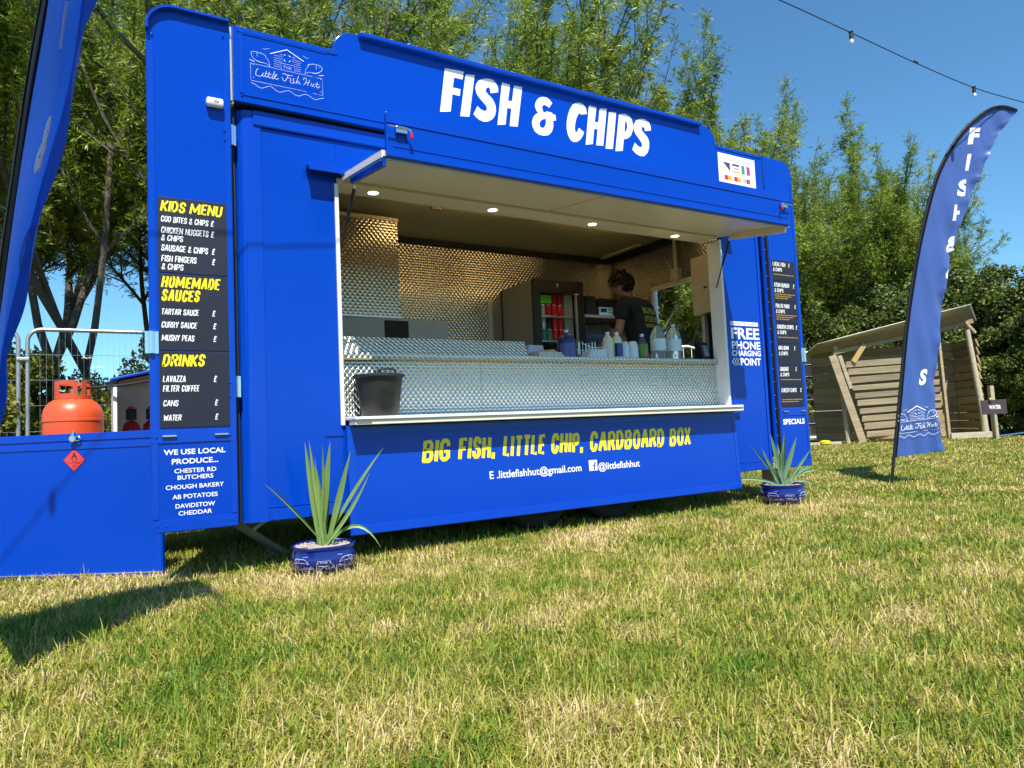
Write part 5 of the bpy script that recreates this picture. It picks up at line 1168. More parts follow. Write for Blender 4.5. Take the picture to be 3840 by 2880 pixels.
def potted(c, r, h, tips, label, lm, facing, logo=True):
    t = thing('potted_plant', label, 'potted plant', c, 'glazed pots of spiky plants beside the trailer')
    c = Vector(c)
    pot = MB().lathe([(r * .72, 0), (r * .88, h * .12), (r * 1.02, h * .40), (r * 1.03, h * .62), (r * .97, h * .80), (r * .955, h * .86), (r * 1.0, h * .90), (r * 1.01, h * .97), (r * .97, h * 1.0), (r * .92, h * .97), (r * .90, h * .86), (0.0001, h * .86)], c, 48).build('pot', POTM, t, smooth=True)
    rp = random.Random(5 + int(c.x * 10)); mb = MB()
    for i in range(330):
        a = rp.uniform(0, 2 * PI); q = r * .87 * math.sqrt(rp.random()); s_ = rp.uniform(.006, .013)
        x, y, z = c.x + q * math.cos(a), c.y + q * math.sin(a), h * .88 + c.z + rp.uniform(0, .008)
        dx = s_ * rp.uniform(.8, 1.6); b_ = [(x - dx, y, z), (x, y - s_, z), (x + dx, y, z), (x, y + s_, z), (x, y, z + s_ * .8), (x, y, z - s_)]
        mb.add(b_, [(0, 1, 4), (1, 2, 4), (2, 3, 4), (3, 0, 4), (1, 0, 5), (2, 1, 5), (3, 2, 5), (0, 3, 5)])
    o = mb.build('pebbles', PEB, t, smooth=False); o['kind'] = 'stuff'
    base = c + Vector((0.0, 0, h * .9))
    for i, (tx, ty, tz, w, sag) in enumerate(tips):
        a = 2.4 * i; bb = base + Vector((math.cos(a) * .018, math.sin(a) * .018, -0.01))
        sv = Vector((-0.5, -0.8, 0.25)) if i % 3 else Vector((-0.9, -0.3, 0.2))
        mb = MB(); sword(mb, bb, base + Vector((tx, ty, tz)), w, sag, sv.normalized()); mb.build('leaf', lm, t, smooth=True)
    # painted mark on the pot's front
    fa = math.atan2(facing[1], facing[0])
    def pm(u, v, d=0.0):      # u -0.5..0.5 around, v height 0..1
        zz = h * (0.16 + v * 0.70); f_ = zz / h
        pr = [(0, .72), (.12, .88), (.40, 1.02), (.62, 1.03), (.80, .97), (.9, .955)]
        for (z0, r0), (z1, r1) in zip(pr, pr[1:]):
            if z0 <= f_ <= z1: rr_ = r * (r0 + (r1 - r0) * (f_ - z0) / (z1 - z0)); break
        else: rr_ = r
        rr_ += 0.0035 + d; a = fa + u * 1.9
        return (c.x + rr_ * math.cos(a), c.y + rr_ * math.sin(a), c.z + zz)
    mb = MB(); S = [s for i, s in enumerate(LOGO_STROKES) if not (18 <= i <= 31) and not (13 <= i <= 17)]
    strokes(mb, S, lambda u, v, d: pm(u - 0.5, min(.98, max(0.02, 0.46 + v * 1.35)), d), 1.0)
    mb.build('pot_logo', mat('chalky_white_paint', (0.72, 0.74, 0.78), 0.6, var=0.15, vscale=30), t)
    return t
tp1 = [(-.262, .134, .335, .020, .02), (-.08, .008, .541, .034, 0), (-.060, -.001, .545, .028, 0), (-.001, -.038, .519, .030, .0), (.033, -.06, .54, .040, 0), (.123, -.11, .483, .034, .0), (.269, -.2, .493, .028, .02), (.207, -.152, .365, .022, -.03), (.254, -.152, -.02, .020, .11), (.008, -.036, .42, .030, 0), (-.03, -.02, .40, .034, 0), (.05, .03, .36, .028, 0), (-.02, .04, .46, .026, 0)]
potted((0.352, -0.225, 0.0), 0.160, 0.150, tp1, 'blue glazed pot with tall yellow-green sword leaves at the left end of the skirt', LEAF, (-0.27, -0.96))
tp2 = [(-.226, .111, .352, .022, .0), (-.139, .062, .305, .026, 0), (-.08, .018, .415, .040, 0), (.015, -.039, .41, .042, 0), (.097, -.087, .384, .040, 0), (.197, -.141, .287, .024, 0), (.207, -.137, .149, .028, .02), (-.359, .216, .034, .022, .05), (-.126, .058, .251, .026, 0), (.247, -.158, .104, .024, .04), (.05, .06, .33, .03, 0), (-.03, -.05, .30, .032, 0), (.30, -.20, -.12, .015, .10)]
potted((4.005, -0.215, 0.0), 0.165, 0.165, tp2, 'blue glazed pot with fanned blue-green leaves beside the right wing of the trailer', LEAF2, (-0.60, -0.80))
tag(MB().box(4.30, 4.52, 0.10, 0.22, 0.0, 0.24).build('wooden_block', mat('sawn_timber', (0.50, 0.36, 0.24), 0.8, var=0.2, vscale=8), None, bevel=0.004), 'brown block standing on the grass under the right wing behind the potted plant', 'block')

# ------------------------------------------------------------------ festoon lights
LS = thing('light_string', 'dark festoon cable with small bulbs crossing the sky at top right', 'light string', (5.5, -0.75, 3.7))
cb = []
ctrl = [(-4.0, -1.5, 3.9), (-1.5, -1.2, 3.68), (1.2, -0.98, 3.62), (2.91, -0.85, 3.64), (3.59, -0.80, 3.69), (4.59, -0.71, 3.76), (5.55, -0.70, 3.745), (6.53, -0.71, 3.735), (7.4, -0.77, 3.745), (9.2, -0.9, 3.78), (12.0, -1.1, 3.95)]
for i in range(81): cb.append(interp(ctrl, i / 80))
MB().tube(cb, 0.0045, 6).build('cable', BLACK_R, LS, smooth=True)
for x, y, z in ((-1.5, -1.2, 3.68), (1.2, -.98, 3.62), (2.6, -.87, 3.63), (4.59, -0.71, 3.755), (6.53, -0.71, 3.73), (8.4, -.84, 3.755)):
    h_ = MB().lathe([(0.010, -0.05), (0.016, -0.045), (0.015, -0.015), (0.013, 0.004), (0.02, 0.008), (0.012, 0.016), (0.0001, 0.018)], (x, y, z), 12).build('bulb_holder', BLACK, LS, smooth=True)
    MB().lathe([(0.0001, -0.088), (0.011, -0.084), (0.0165, -0.070), (0.013, -0.055), (0.010, -0.049)], (x, y, z), 12).build('bulb', mat('frosted_bulb', (0.85, 0.82, 0.80), 0.25, var=0.02), h_, smooth=True)
MB().tube([(5.52, -0.70, 3.752), (5.58, -0.70, 3.752)], 0.009, 8).build('cable_joint', BLACK, LS)

# ------------------------------------------------------------------ timber shelter, sign, black mesh screen
WOOD = mat('weathered_board', (0.38, 0.30, 0.19), 0.85, var=0.5, vscale=3, bump=0.006, bscale=10, stretch=(0.6, 0.6, 9), orand=0.22)
WOOD2 = mat('inner_board', (0.34, 0.25, 0.13), 0.85, var=0.35, vscale=3, stretch=(0.6, 0.6, 9), orand=0.25)
LOG = mat('log_post', (0.46, 0.40, 0.29), 0.85, var=0.3, vscale=7, bump=0.006, bscale=14)
IRON = mat('corrugated_sheet', (0.46, 0.42, 0.34), 0.55, 0.2, var=0.25, vscale=4)
SH0 = Vector((15.6, 5.0, 0)); SR = Vector((0.85546, -0.51594, 0)).normalized(); SN = Vector((0.51594, 0.85546, 0)).normalized()
def sp(a, z, d=0.0): return SH0 + SR * a + SN * d + Vector((0, 0, z))     # a along the front, d backwards
sh = thing('timber_shelter', 'ramshackle timber shelter with slatted front and tilted corrugated roof by the hedge', 'shelter', SH0)
rs = random.Random(11)
nb = 10
for i in range(nb):
    z0 = 0.12 + i * 0.180; z1 = z0 + rs.uniform(.115, .150)
    al = -1.20 + -0.42 * (z0 / 1.9) + 0.0; ar = 0.56 - 0.03 * (z0 / 1.9)
    tl = rs.uniform(-.012, .012)
    MB().hexa([sp(al, z0 + tl, -.02), sp(ar, z0 + .065 - tl, -.02), sp(ar, z0 + .065 - tl, .01), sp(al, z0 + tl, .01)], [sp(al, z1, -.045), sp(ar, z1 + .06, -.045), sp(ar, z1 + .06, -.015), sp(al, z1, -.015)]).build('board', WOOD, sh, bevel=0.005)
def bm3(a, b, w, h, nm, m, d=0.0):
    MB().beam(sp(*a), sp(*b), w, h).build(nm, m, sh, bevel=0.006)
bm3((-1.92, 2.03, -.09), (-1.36, 0.0, -.10), .05, .17, 'brace_board', WOOD)
bm3((-1.73, 2.02, -.05), (-1.52, 1.25, -.05), .05, .09, 'brace_board', WOOD)
bm3((-1.12, 2.27, -.03), (-1.42, 1.86, -.05), .05, .11, 'brace_board', mat('fresh_sawn_board', (0.42, 0.30, 0.12), 0.8, var=0.2))
bm3((0.60, 2.25, -.02), (0.66, 0.0, -.02), .09, .06, 'post', WOOD)
MB().tube([sp(1.30, 2.50, 0), sp(1.40, 1.5, 0), sp(1.50, 0.55, .0), sp(1.53, 0.0, 0)], [.055, .062, .07, .075], 10).build('log', LOG, sh, smooth=True)
MB().tube([sp(-1.75, 2.25, .1), sp(-1.66, 1.2, .1), sp(-1.60, 0, .1)], [.05, .05, .055], 8).build('log', LOG, sh, smooth=True)
bm3((0.66, .06, -.06), (1.60, .06, -.06), .12, .14, 'sleeper', LOG)
bm3((1.22, 2.72, .0), (1.50, 2.42, .05), .10, .06, 'brace_board', WOOD)
bm3((0.35, 2.44, .02), (1.45, 2.70, .02), .08, .10, 'beam', WOOD2)
bm3((-1.85, 2.10, .02), (0.5, 2.50, .02), .06, .09, 'beam', WOOD2)
for i in range(12):     # inner wall boards seen through the opening, and the returning side
    z0 = 0.02 + i * 0.19
    MB().hexa([sp(-1.7, z0, 1.5), sp(1.62, z0, 1.05), sp(1.62, z0, 1.09), sp(-1.7, z0, 1.54)], [sp(-1.7, z0 + .178, 1.5), sp(1.62, z0 + .178, 1.05), sp(1.62, z0 + .178, 1.09), sp(-1.7, z0 + .178, 1.54)]).build('board', WOOD2, sh)
    MB().hexa([sp(1.56, z0, .06), sp(1.60, z0, .06), sp(1.64, z0, 1.05), sp(1.60, z0, 1.05)], [sp(1.50 - .0, z0 + .178, .06), sp(1.54, z0 + .178, .06), sp(1.62, z0 + .178, 1.05), sp(1.58, z0 + .178, 1.05)]).build('board', WOOD2, sh)
# corrugated roof: high at the right, low at the left; overhang to the front right
rf = [sp(-2.28, 2.30, -.15), sp(1.13, 3.02, -.45), sp(2.05, 2.80, .75), sp(-1.9, 2.15, 1.7)]
NR, NC = 6, 130; V = []; F = []
for i in range(NR + 1):
    for k in range(NC + 1):
        u = i / NR; v = k / NC
        L_ = rf[0].lerp(rf[3], v); R_ = rf[1].lerp(rf[2], v); p = L_.lerp(R_, u); p.z += 0.016 * math.sin(v * 2 * PI * 22); V.append(p)
for i in range(NR):
    for k in range(NC): F.append((i * (NC + 1) + k, i * (NC + 1) + k + 1, (i + 1) * (NC + 1) + k + 1, (i + 1) * (NC + 1) + k))
ro = MB().add(V, F).build('roof', IRON, sh, smooth=True); so = ro.modifiers.new('thickness', 'SOLIDIFY'); so.thickness = 0.004
# water sign
ws = thing('water_sign', 'dark purple-brown wooden sign reading WATER beside a standpipe in front of the hedge', 'sign', (16.0, 3.6, 0))
WS0 = Vector((16.02, 3.61, 0)); 
def wp(a, z, d=0.0): return WS0 + SR * a + SN * d + Vector((0, 0, z))
BRD = mat('purple_brown_board', (0.055, 0.035, 0.045), 0.7, var=0.3, vscale=6)
b_ = MB().hexa([wp(-.26, .53, -.03), wp(.27, .53, -.03), wp(.27, .53, -.005), wp(-.26, .53, -.005)], [wp(-.28, .84, -.03), wp(.27, .84, -.03), wp(.27, .84, -.005), wp(-.28, .84, -.005)]).build('sign_board', BRD, ws, bevel=0.006)
mb = MB(); text_fit(mb, 'WATER', -.12, .14, .685, .085, lambda u, v, d=0: tuple(wp(u, v, -.032)), .03); mb.build('sign_lettering', WHITE_V, ws)
MB().box(0, 0, 0, 0, 0, 0)
MB().beam(wp(.02, 0, .03), wp(-.01, 1.15, .03), .10, .08).build('sign_post', WOOD, ws)
MB().tube([wp(-.03, 0, -.05), wp(-.03, .55, -.05)], .012, 8).build('standpipe', mat('blue_grey_pipe', (0.12, 0.28, 0.30), 0.5), ws, smooth=True)
MB().lathe([(0.0001, 0), (.03, .01), (.035, .04), (.02, .06), (.0001, .065)], wp(-.09, .82, -.05), 12).build('tap', mat('brass_tap', (0.75, 0.35, 0.08), 0.35, 0.6), ws, smooth=True)
tag(MB().tube([wp(.1, .05, .1), wp(.5, .08, .1), wp(1.2, .14, .2), wp(2.6, .10, .3)], .018, 8).build('water_hose', mat('blue_hose', (0.03, 0.12, 0.25), 0.5), None, smooth=True), 'dark blue hose trailing to the right from the water sign', 'hose')
# black mesh screen on a fence panel
bs = thing('screened_fence_panel', 'fence panel covered in black mesh between the trailer and the timber shelter', 'fence', (17.2, 8.9, 0))
def bp(a, z, d=0.0): return Vector((17.15, 9.06, 0)) + SR * a + SN * d + Vector((0, 0, z))
MB().tube([bp(0, 0), bp(-.02, 2.45), bp(.04, 2.53), bp(1.3, 2.50), bp(1.35, 2.4), bp(1.35, .05), bp(0, .03)], .03, 8).build('tube_frame', GALV, bs, smooth=True)
BM = mat('black_mesh_sheet', (0.012, 0.013, 0.013), 0.8, var=0.5, vscale=5, bump=0.01, bscale=12)
for i in range(7):
    z0 = .10 + i * .345; MB().hexa([bp(.03, z0, .0), bp(1.32, z0, .0), bp(1.32, z0, .012), bp(.03, z0, .012)], [bp(.03, z0 + .33, .012), bp(1.32, z0 + .33, .012), bp(1.32, z0 + .33, .02), bp(.03, z0 + .33, .02)]).build('mesh_strip', BM, bs)
    MB().tube([bp(.02, z0 - .008, -.004), bp(1.33, z0 - .008, -.004)], .008, 5).build('wire', GALV_D, bs)
tag(MB().beam((13.0, 6.35, 0.03), (13.9, 5.85, 0.03), .09, .06).build('timber_rail', LOG, None), 'pale timber rail lying on the grass left of the shelter', 'rail')
tag(MB().lathe([(.09, 0), (.12, .03), (.12, .08), (.06, .10), (.0001, .10)], (13.55, 6.0, 0.0), 16).build('yellow_fitting', mat('yellow_plastic', (0.85, 0.68, 0.02), 0.5), None, smooth=True), 'small bright yellow fitting on the grass beyond the right-hand pot', 'fitting')
# pedestrian barrier seen through the side hatch
ba = thing('crowd_barrier', 'pale metal crowd barrier seen through the side hatch of the trailer', 'barrier', (7.0, 3.9, 0))
def bq(a, z): return Vector((7.4, 3.65, 0)) + SR * a + Vector((0, 0, z))
MB().tube([bq(-2.2, 0.85), bq(-2.2, 1.65), bq(-2.1, 1.83), bq(-.28, 1.83), bq(-.12, 1.78), bq(.0, 1.62), bq(.0, 0.2)], .018, 8).build('barrier_frame', WHITE_ALU, ba, smooth=True)
mb = MB()
for i in range(17): mb.tube([bq(-2.1 + i * .125, .4), bq(-2.1 + i * .125, 1.82)], .006, 5)
mb.build('barrier_bars', WHITE_ALU, ba)
for a_ in (-2.2, 0.0): MB().tube([bq(a_, 0.0), bq(a_, 0.9)], .02, 6).build('barrier_leg', WHITE_ALU, ba)

# ------------------------------------------------------------------ foliage
def leafmat(name, c0, c1, c2, trans=0.35, rough=0.5):
    m, nt, p = nmat(name); L = nt.links
    g = nt.nodes.new('ShaderNodeNewGeometry'); r = nt.nodes.new('ShaderNodeValToRGB'); e = r.color_ramp.elements
    e[0].position = 0.0; e[0].color = (*c0, 1); e[1].position = 1.0; e[1].color = (*c2, 1); x = e.new(0.5); x.color = (*c1, 1)
    at = nt.nodes.new('ShaderNodeAttribute'); at.attribute_name = 'tint'
    L.new(at.outputs['Fac'], r.inputs[0]); L.new(r.outputs[0], p.inputs['Base Color']); p.inputs['Roughness'].default_value = rough
    p.inputs['Specular IOR Level'].default_value = 0.35
    tr = nt.nodes.new('ShaderNodeBsdfTranslucent'); L.new(r.outputs[0], tr.inputs[0])
    mx = nt.nodes.new('ShaderNodeMixShader'); mx.inputs[0].default_value = trans
    L.new(p.outputs[0], mx.inputs[1]); L.new(tr.outputs[0], mx.inputs[2]); L.new(mx.outputs[0], nt.nodes['Material Output'].inputs[0])
    return m
WIL = leafmat('willow_leaf', (0.05, 0.10, 0.012), (0.19, 0.28, 0.026), (0.46, 0.52, 0.08), 0.34)
HED = leafmat('hedge_leaf', (0.026, 0.05, 0.010), (0.075, 0.115, 0.018), (0.24, 0.27, 0.05), 0.25)
IVY = leafmat('bramble_leaf', (0.06, 0.09, 0.012), (0.19, 0.20, 0.025), (0.42, 0.36, 0.06), 0.3)
BARK = mat('grey_brown_bark', (0.10, 0.085, 0.065), 0.9, var=0.4, vscale=8, bump=0.01, bscale=20)
def leaves(P, D, N, L, W):
    """diamond leaves: base P, direction D (unit), normal N; arrays"""
    S = np.cross(D, N); S /= (np.linalg.norm(S, axis=1, keepdims=True) + 1e-9)
    n = len(P); V = np.empty((n, 4, 3)); L = L[:, None]; W = W[:, None]
    V[:, 0] = P; V[:, 1] = P + D * L * .45 + S * W * .5; V[:, 2] = P + D * L; V[:, 3] = P + D * L * .45 - S * W * .5
    F = np.arange(n * 4).reshape(n, 4)
    return V.reshape(-1, 3), F
def unit(a): return a / (np.linalg.norm(a, axis=-1, keepdims=True) + 1e-9)
def make_willow(seed, fork, spread, low, nleaf, nmain=4, ll=0.115, lw=0.018, h=9.6):
    """trunk forking at a given height; limbs branch again and again into long upright wands"""
    r = np.random.RandomState(seed); mb = MB(); segs = []; polys = []
    def grow(p, d, ln, rad, lev):
        n = 6; pts = [np.array(p, float)]; dd = np.array(d, float); cur = r.normal(0, .10, 3)
        for i in range(n):
            dd = unit(dd + cur * .5 + np.array([.02, 0, .075 + .03 * lev]) + r.normal(0, .05, 3)); pts.append(pts[-1] + dd * ln / n)
        polys.append((pts, rad, lev))
        if lev >= 2: segs.append((pts, ln * (1.0 if lev >= 3 else .55)))
        elif lev == 1: segs.append((pts[3:], ln * .22))
        if lev >= 3: return
        k = (nmain + 2, 6, 6)[lev] if lev else nmain
        for j in range(k):
            t = (r.uniform(.25, 1) if lev else r.uniform(.82, 1.0)); t = min(t, .995) * n; i = int(t); q = pts[i] + (pts[min(i + 1, n)] - pts[i]) * (t - i)
            az = 2 * PI * (j + r.uniform(-.35, .35)) / k; u = unit(pts[min(i + 1, n)] - pts[i])
            side = unit(np.cross(u, [math.cos(az), math.sin(az), .3])); ang = r.uniform(.30, .62) * (spread if lev == 0 else 1.15)
            nd = u * math.cos(ang) + side * math.sin(ang); f = (t / n)
            L2 = (h * .50, h * .25, h * .145)[lev] * r.uniform(.7, 1.25) * (1.15 - .35 * f if lev else 1)
            grow(q, nd, L2, rad * (.55 if lev else .62), lev + 1)
        if lev: grow(pts[-1], unit(pts[-1] - pts[-2]), ln * .55, rad * .5, min(3, lev + 1))
    grow((0, 0, -.05), (r.uniform(-.06, .06), r.uniform(-.06, .06), 1), fork, .095, 0)
    top = max(p[2] for pts, _, _ in polys for p in pts); s = h / top
    for pts, rad, lev in polys:
        pp_ = [Vector((q[0] * s, q[1] * s, q[2] * (1 + (s - 1) * min(1, q[2] / (fork + 1))) )) for q in pts]
        mb.tube(pp_, [max(.0035, rad * (1 - .55 * i / 6)) for i in range(7)], (8, 6, 4, 3)[lev], False)
    segs2 = [(np.array([[q[0] * s, q[1] * s, q[2] * (1 + (s - 1) * min(1, q[2] / (fork + 1)))] for q in pts]), ln) for pts, ln in segs]
    segs2 = [x for x in segs2 if x[0][:, 2].max() > low]
    wt = np.array([x[1] for x in segs2]) * r.uniform(.5, 1.5, len(segs2)); wt /= wt.sum(); cnt = r.multinomial(nleaf, wt)
    PP, DD, TT = [], [], []
    for (A, ln), c_ in zip(segs2, cnt):
        if c_ < 2: continue
        ntw = max(4, c_ // 10); tw = r.randint(0, ntw, c_); tl = r.uniform(.10, .36, ntw)
        tb_ = (1 - r.rand(ntw) ** 1.4) * (len(A) - 1.001); ti = tb_.astype(int); tf = (tb_ - ti)[:, None]; tbase = A[ti] * (1 - tf) + A[ti + 1] * tf; tup = unit(A[ti + 1] - A[ti])
        tdir = unit(unit(r.normal(0, 1, (ntw, 3))) * .8 + tup * .7 + np.array([0.08, 0, .1])); k = r.rand(c_)[:, None]
        pos = tbase[tw] + tdir[tw] * tl[tw][:, None] * k + r.normal(0, .006, (c_, 3)); pos[:, 2] -= (k[:, 0] ** 2) * .05
        dd = unit(tdir[tw] * .75 + unit(r.normal(0, 1, (c_, 3))) * .6 + np.array([0.15, 0, -.30]))
        PP.append(pos); DD.append(dd); TT.append(np.clip(r.normal(.5, .2, c_) + r.normal(0, .10, ntw)[tw] + r.normal(0, .12), 0, 1))
    P = np.vstack(PP); D = np.vstack(DD); T = np.concatenate(TT); ok = P[:, 2] > low; P, D, T = P[ok], D[ok], T[ok]; n = len(P)
    N = unit(r.normal(0, 1, (n, 3)) + np.array([-.1, -.4, .5])); V, F = leaves(P, D, N, ll * r.uniform(.6, 1.25, n), lw * r.uniform(.7, 1.3, n))
    tree = thing('willow_tree', 'willow', 'tree', (0, 0, 0), 'willow trees in a row behind the trailer')
    mb.build('trunk', BARK, None, smooth=True).parent = tree
    raw_mesh('crown', V, F, WIL, tree, 4, np.repeat(T, 4))
    return tree
protos = [make_willow(3, 1.3, .75, 1.2, 105000, 5), make_willow(8, 1.1, .55, 1.0, 95000, 4), make_willow(15, 1.0, .85, .9, 110000, 5), make_willow(21, 2.3, .7, 2.9, 72000, 4)]
spots = [  # x, y, height, proto, yaw, label
 (-10.0, 8.2, 9.5, 3, .4, 'willow beyond the left edge of the mesh fence, farthest left of the row'),
 (-7.6, 7.7, 9.8, 3, 2.0, 'willow behind the mesh fence at far left, left of the near flag'),
 (-5.2, 7.6, 9.6, 3, 1.1, 'slender willow behind the mesh fence and left of the near flag'),
 (-3.0, 7.6, 9.9, 3, 3.9, 'leafy willow directly behind the near flag on the left'),
 (-1.22, 7.5, 9.9, 3, 2.2, 'bare-trunked willow between the near flag and the gas cylinder'),
 (-0.55, 7.6, 9.3, 3, 5.0, 'forked bare-trunked willow standing over the gas cylinder'),
 (0.9, 7.7, 9.9, 2, .2, 'willow rising behind the left wing and hut logo'),
 (2.5, 7.6, 9.6, 0, 2.9, 'willow behind the left shoulder of the sign board'),
 (3.5, 7.7, 9.2, 1, 4.2, 'shorter willow just left of the first gap of sky above the sign'),
 (5.2, 7.6, 10.4, 1, .9, 'tall narrow willow behind the word FISH, right of the sky gap'),
 (6.2, 7.8, 9.9, 2, 5.5, 'rounder willow behind the word FISH'),
 (8.0, 7.6, 10.2, 1, 3.1, 'tall willow plume behind the ampersand of the sign'),
 (9.4, 7.7, 9.0, 0, 1.6, 'shorter willow behind the word CHIPS'),
 (11.1, 7.6, 10.5, 1, 5.9, 'tall narrow willow above the right end of the word CHIPS'),
 (13.0, 7.6, 10.0, 1, 2.4, 'willow behind the right shoulder of the sign board'),
 (17.7, 10.6, 9.8, 2, 4.6, 'bushy willow behind the card payment sign'),
 (19.7, 10.4, 12.6, 1, .7, 'tall willow plume immediately right of the trailer sign'),
 (21.8, 10.6, 9.6, 2, 3.3, 'lower bushy willow right of the trailer, behind the right wing'),
 (24.2, 10.4, 12.2, 1, 2.7, 'last tall willow plume of the row, left of the right-hand flag'),
 (25.4, 10.8, 9.2, 0, .1, 'drooping willow at the right end of the row, left of the right-hand flag')]
spots += [(-4.0, 10.4, 9.2, 3, 1.0, 'willow in the rear row behind the near flag'), (0.3, 10.4, 9.4, 3, 2.0, 'low willow in the rear row behind the left wing'), (1.8, 9.6, 10.4, 2, 3.0, 'willow in the rear row behind the hut logo'), (6.9, 9.8, 10.8, 0, 4.0, 'willow in the rear row behind the word FISH'),
 (10.3, 9.8, 10.4, 2, 5.0, 'willow in the rear row behind the word CHIPS'), (15.6, 11.5, 10.4, 0, 0.5, 'willow in the rear row behind the right shoulder of the sign board'), (20.4, 12.0, 11.0, 2, 1.5, 'willow in the rear row just right of the trailer'), (24.6, 12.5, 10.6, 0, 2.5, 'willow in the rear row nearest the right-hand flag')]
used = {}
for x, y, h, pi, yaw, lab in spots:
    p = protos[pi]; s = h / 9.6
    if pi not in used: used[pi] = 1; t = p
    else: t = dup(p)
    t.location = (x, y, 0); t.rotation_euler = (0, 0, yaw); t.scale = (s, s, s); t['label'] = lab; t['group'] = 'willow trees in a row behind the trailer'
def make_bush(seed, rx, ry, rz, ncl, nleaf, mt, L=.075, W=.045, nm='hedge_bush', trunk=True, flat_bottom=0.0, grp=''):
    r = np.random.RandomState(seed); u = unit(r.normal(0, 1, (ncl, 3))); u[:, 2] = np.abs(u[:, 2]) * 1.0 - r.rand(ncl) * .5
    rad = r.uniform(.62, 1.0, ncl)[:, None]; C_ = u * rad * np.array([rx, ry, rz]); C_[:, 2] += rz * .52; C_[:, 2] = np.clip(C_[:, 2], .15, 9)
    cs = r.uniform(.16, .34, ncl) * min(rx, rz) * .62; k = r.randint(0, ncl, nleaf)
    off = unit(r.normal(0, 1, (nleaf, 3))) * (r.rand(nleaf) ** .45)[:, None] * cs[k][:, None]
    P = C_[k] + off; P[:, 2] = np.maximum(P[:, 2], .02); out = unit(off + r.normal(0, .05, off.shape))
    D = unit(out * .5 + r.normal(0, .7, (nleaf, 3)) + np.array([0, 0, -.1])); N = unit(out + r.normal(0, .5, (nleaf, 3)) + np.array([0, -.2, .5]))
    V, F = leaves(P, D, N, L * r.uniform(.6, 1.3, nleaf), W * r.uniform(.7, 1.3, nleaf))
    T = np.clip(r.normal(.5, .22, nleaf) + r.normal(0, .14, ncl)[k], 0, 1)
    t = thing(nm, 'bush', 'bush', (0, 0, 0), grp)
    mb = MB()
    for i in range(9):
        c_ = C_[r.randint(0, ncl)]; mb.tube([(r.uniform(-.1, .1), r.uniform(-.1, .1), -.02), (c_[0] * .4, c_[1] * .4, c_[2] * .55), tuple(c_)], [.05 * rz / 3, .03 * rz / 3, .008], 5)
    mb.build('stems', BARK, None).parent = t
    raw_mesh('crown', V, F, mt, t, 4, np.repeat(T, 4))
    return t
GH = 'dark hedge bushes behind the timber shelter'
hp = [make_bush(2, 2.1, 1.7, 3.0, 120, 52000, HED, .085, .055, grp=GH), make_bush(6, 1.9, 1.6, 2.5, 110, 46000, HED, .085, .055, grp=GH)]
hs = [(15.2, 10.6, 1.1, 0, .3, 'hedge bush behind the right wing of the trailer'), (18.6, 10.8, 1.0, 1, 1.3, 'hedge bush behind the black mesh fence panel'), (19.0, 9.4, 1.02, 0, 2.2, 'hedge bush between the last willow and the shelter'),
      (20.0, 8.6, 1.05, 1, 3.5, 'hedge bush behind the low left end of the shelter roof'), (20.6, 7.4, 1.18, 0, 4.4, 'hedge bush behind the middle of the shelter, left of the flag'), (20.9, 6.0, 1.2, 1, 5.2, 'tall hedge bush right behind the flag above the shelter roof'),
      (20.6, 4.6, 1.13, 0, 1.0, 'hedge bush behind the high right end of the shelter roof'), (19.9, 3.5, 1.1, 1, 2.6, 'hedge bush behind the water sign'), (19.3, 2.2, 1.15, 0, 3.1, 'hedge bush at the right edge behind the water sign'), (19.2, .6, 1.1, 1, .6, 'hedge bush beyond the right edge of the hedge line'), (18.7, 4.4, .55, 1, 4.0, 'low dark bush between the shelter and the water sign'), (18.3, 3.2, .6, 0, 2.0, 'low dark bush just behind the water sign')]
u0 = set()
for x, y, s, pi, yaw, lab in hs:
    t = hp[pi] if pi not in u0 else dup(hp[pi]); u0.add(pi)
    t.location = (x, y, 0); t.rotation_euler = (0, 0, yaw); t.scale = (s, s, s); t['label'] = lab
GL = 'yellow-green bushes behind the mesh fence'
lp_ = [make_bush(31, 1.1, .8, .95, 80, 42000, IVY, .045, .030, 'bramble_bush', grp=GL), make_bush(35, 1.0, .8, .85, 80, 40000, IVY, .045, .030, 'bramble_bush', grp=GL)]
ls_ = [(-4.6, 6.3, 1.25, 0, .1, 'bramble bush behind the far left mesh fence panel'), (-3.1, 6.3, 1.15, 1, 1.2, 'bramble bush just left of the near flag, behind the fence'), (-1.8, 6.3, 1.28, 0, 2.2, 'tall bramble bush behind the joint of the two fence panels'), (-.75, 6.5, 1.02, 1, 3.0, 'lower bramble bush behind the orange gas cylinder'),
       (.40, 6.3, 1.2, 0, 4.1, 'bramble bush behind the gas locker'), (1.7, 6.3, 1.5, 1, 5.0, 'bramble bush hidden behind the left end of the trailer'), (-.2, 6.0, .8, 1, .7, 'small bramble bush between the gas cylinder and the locker')]
u0 = set()
for x, y, s, pi, yaw, lab in ls_:
    t = lp_[pi] if pi not in u0 else dup(lp_[pi]); u0.add(pi)
    t.location = (x, y, 0); t.rotation_euler = (0, 0, yaw); t.scale = (s, s, s * 1.3); t['label'] = lab
for k_, (x, y, s) in enumerate([(6.0, 6.6, 1.1), (8.0, 6.6, 1.3), (10.2, 6.8, 1.3), (12.6, 6.9, 1.4), (13.2, 9.6, 1.8)]):
    t = dup(lp_[k_ % 2]); t.location = (x, y, 0); t.rotation_euler = (0, 0, k_ * 1.3); t.scale = (s, s, s)
    t['label'] = ['bramble bush seen at the left of the side hatch opening', 'bramble bush seen low through the side hatch', 'bramble bush farther along, seen through the side hatch', 'bramble bush beyond the trailer under the willows', 'largest bramble bush under the willows beyond the right wing'][k_]; t['group'] = 'bramble bushes under the willows'
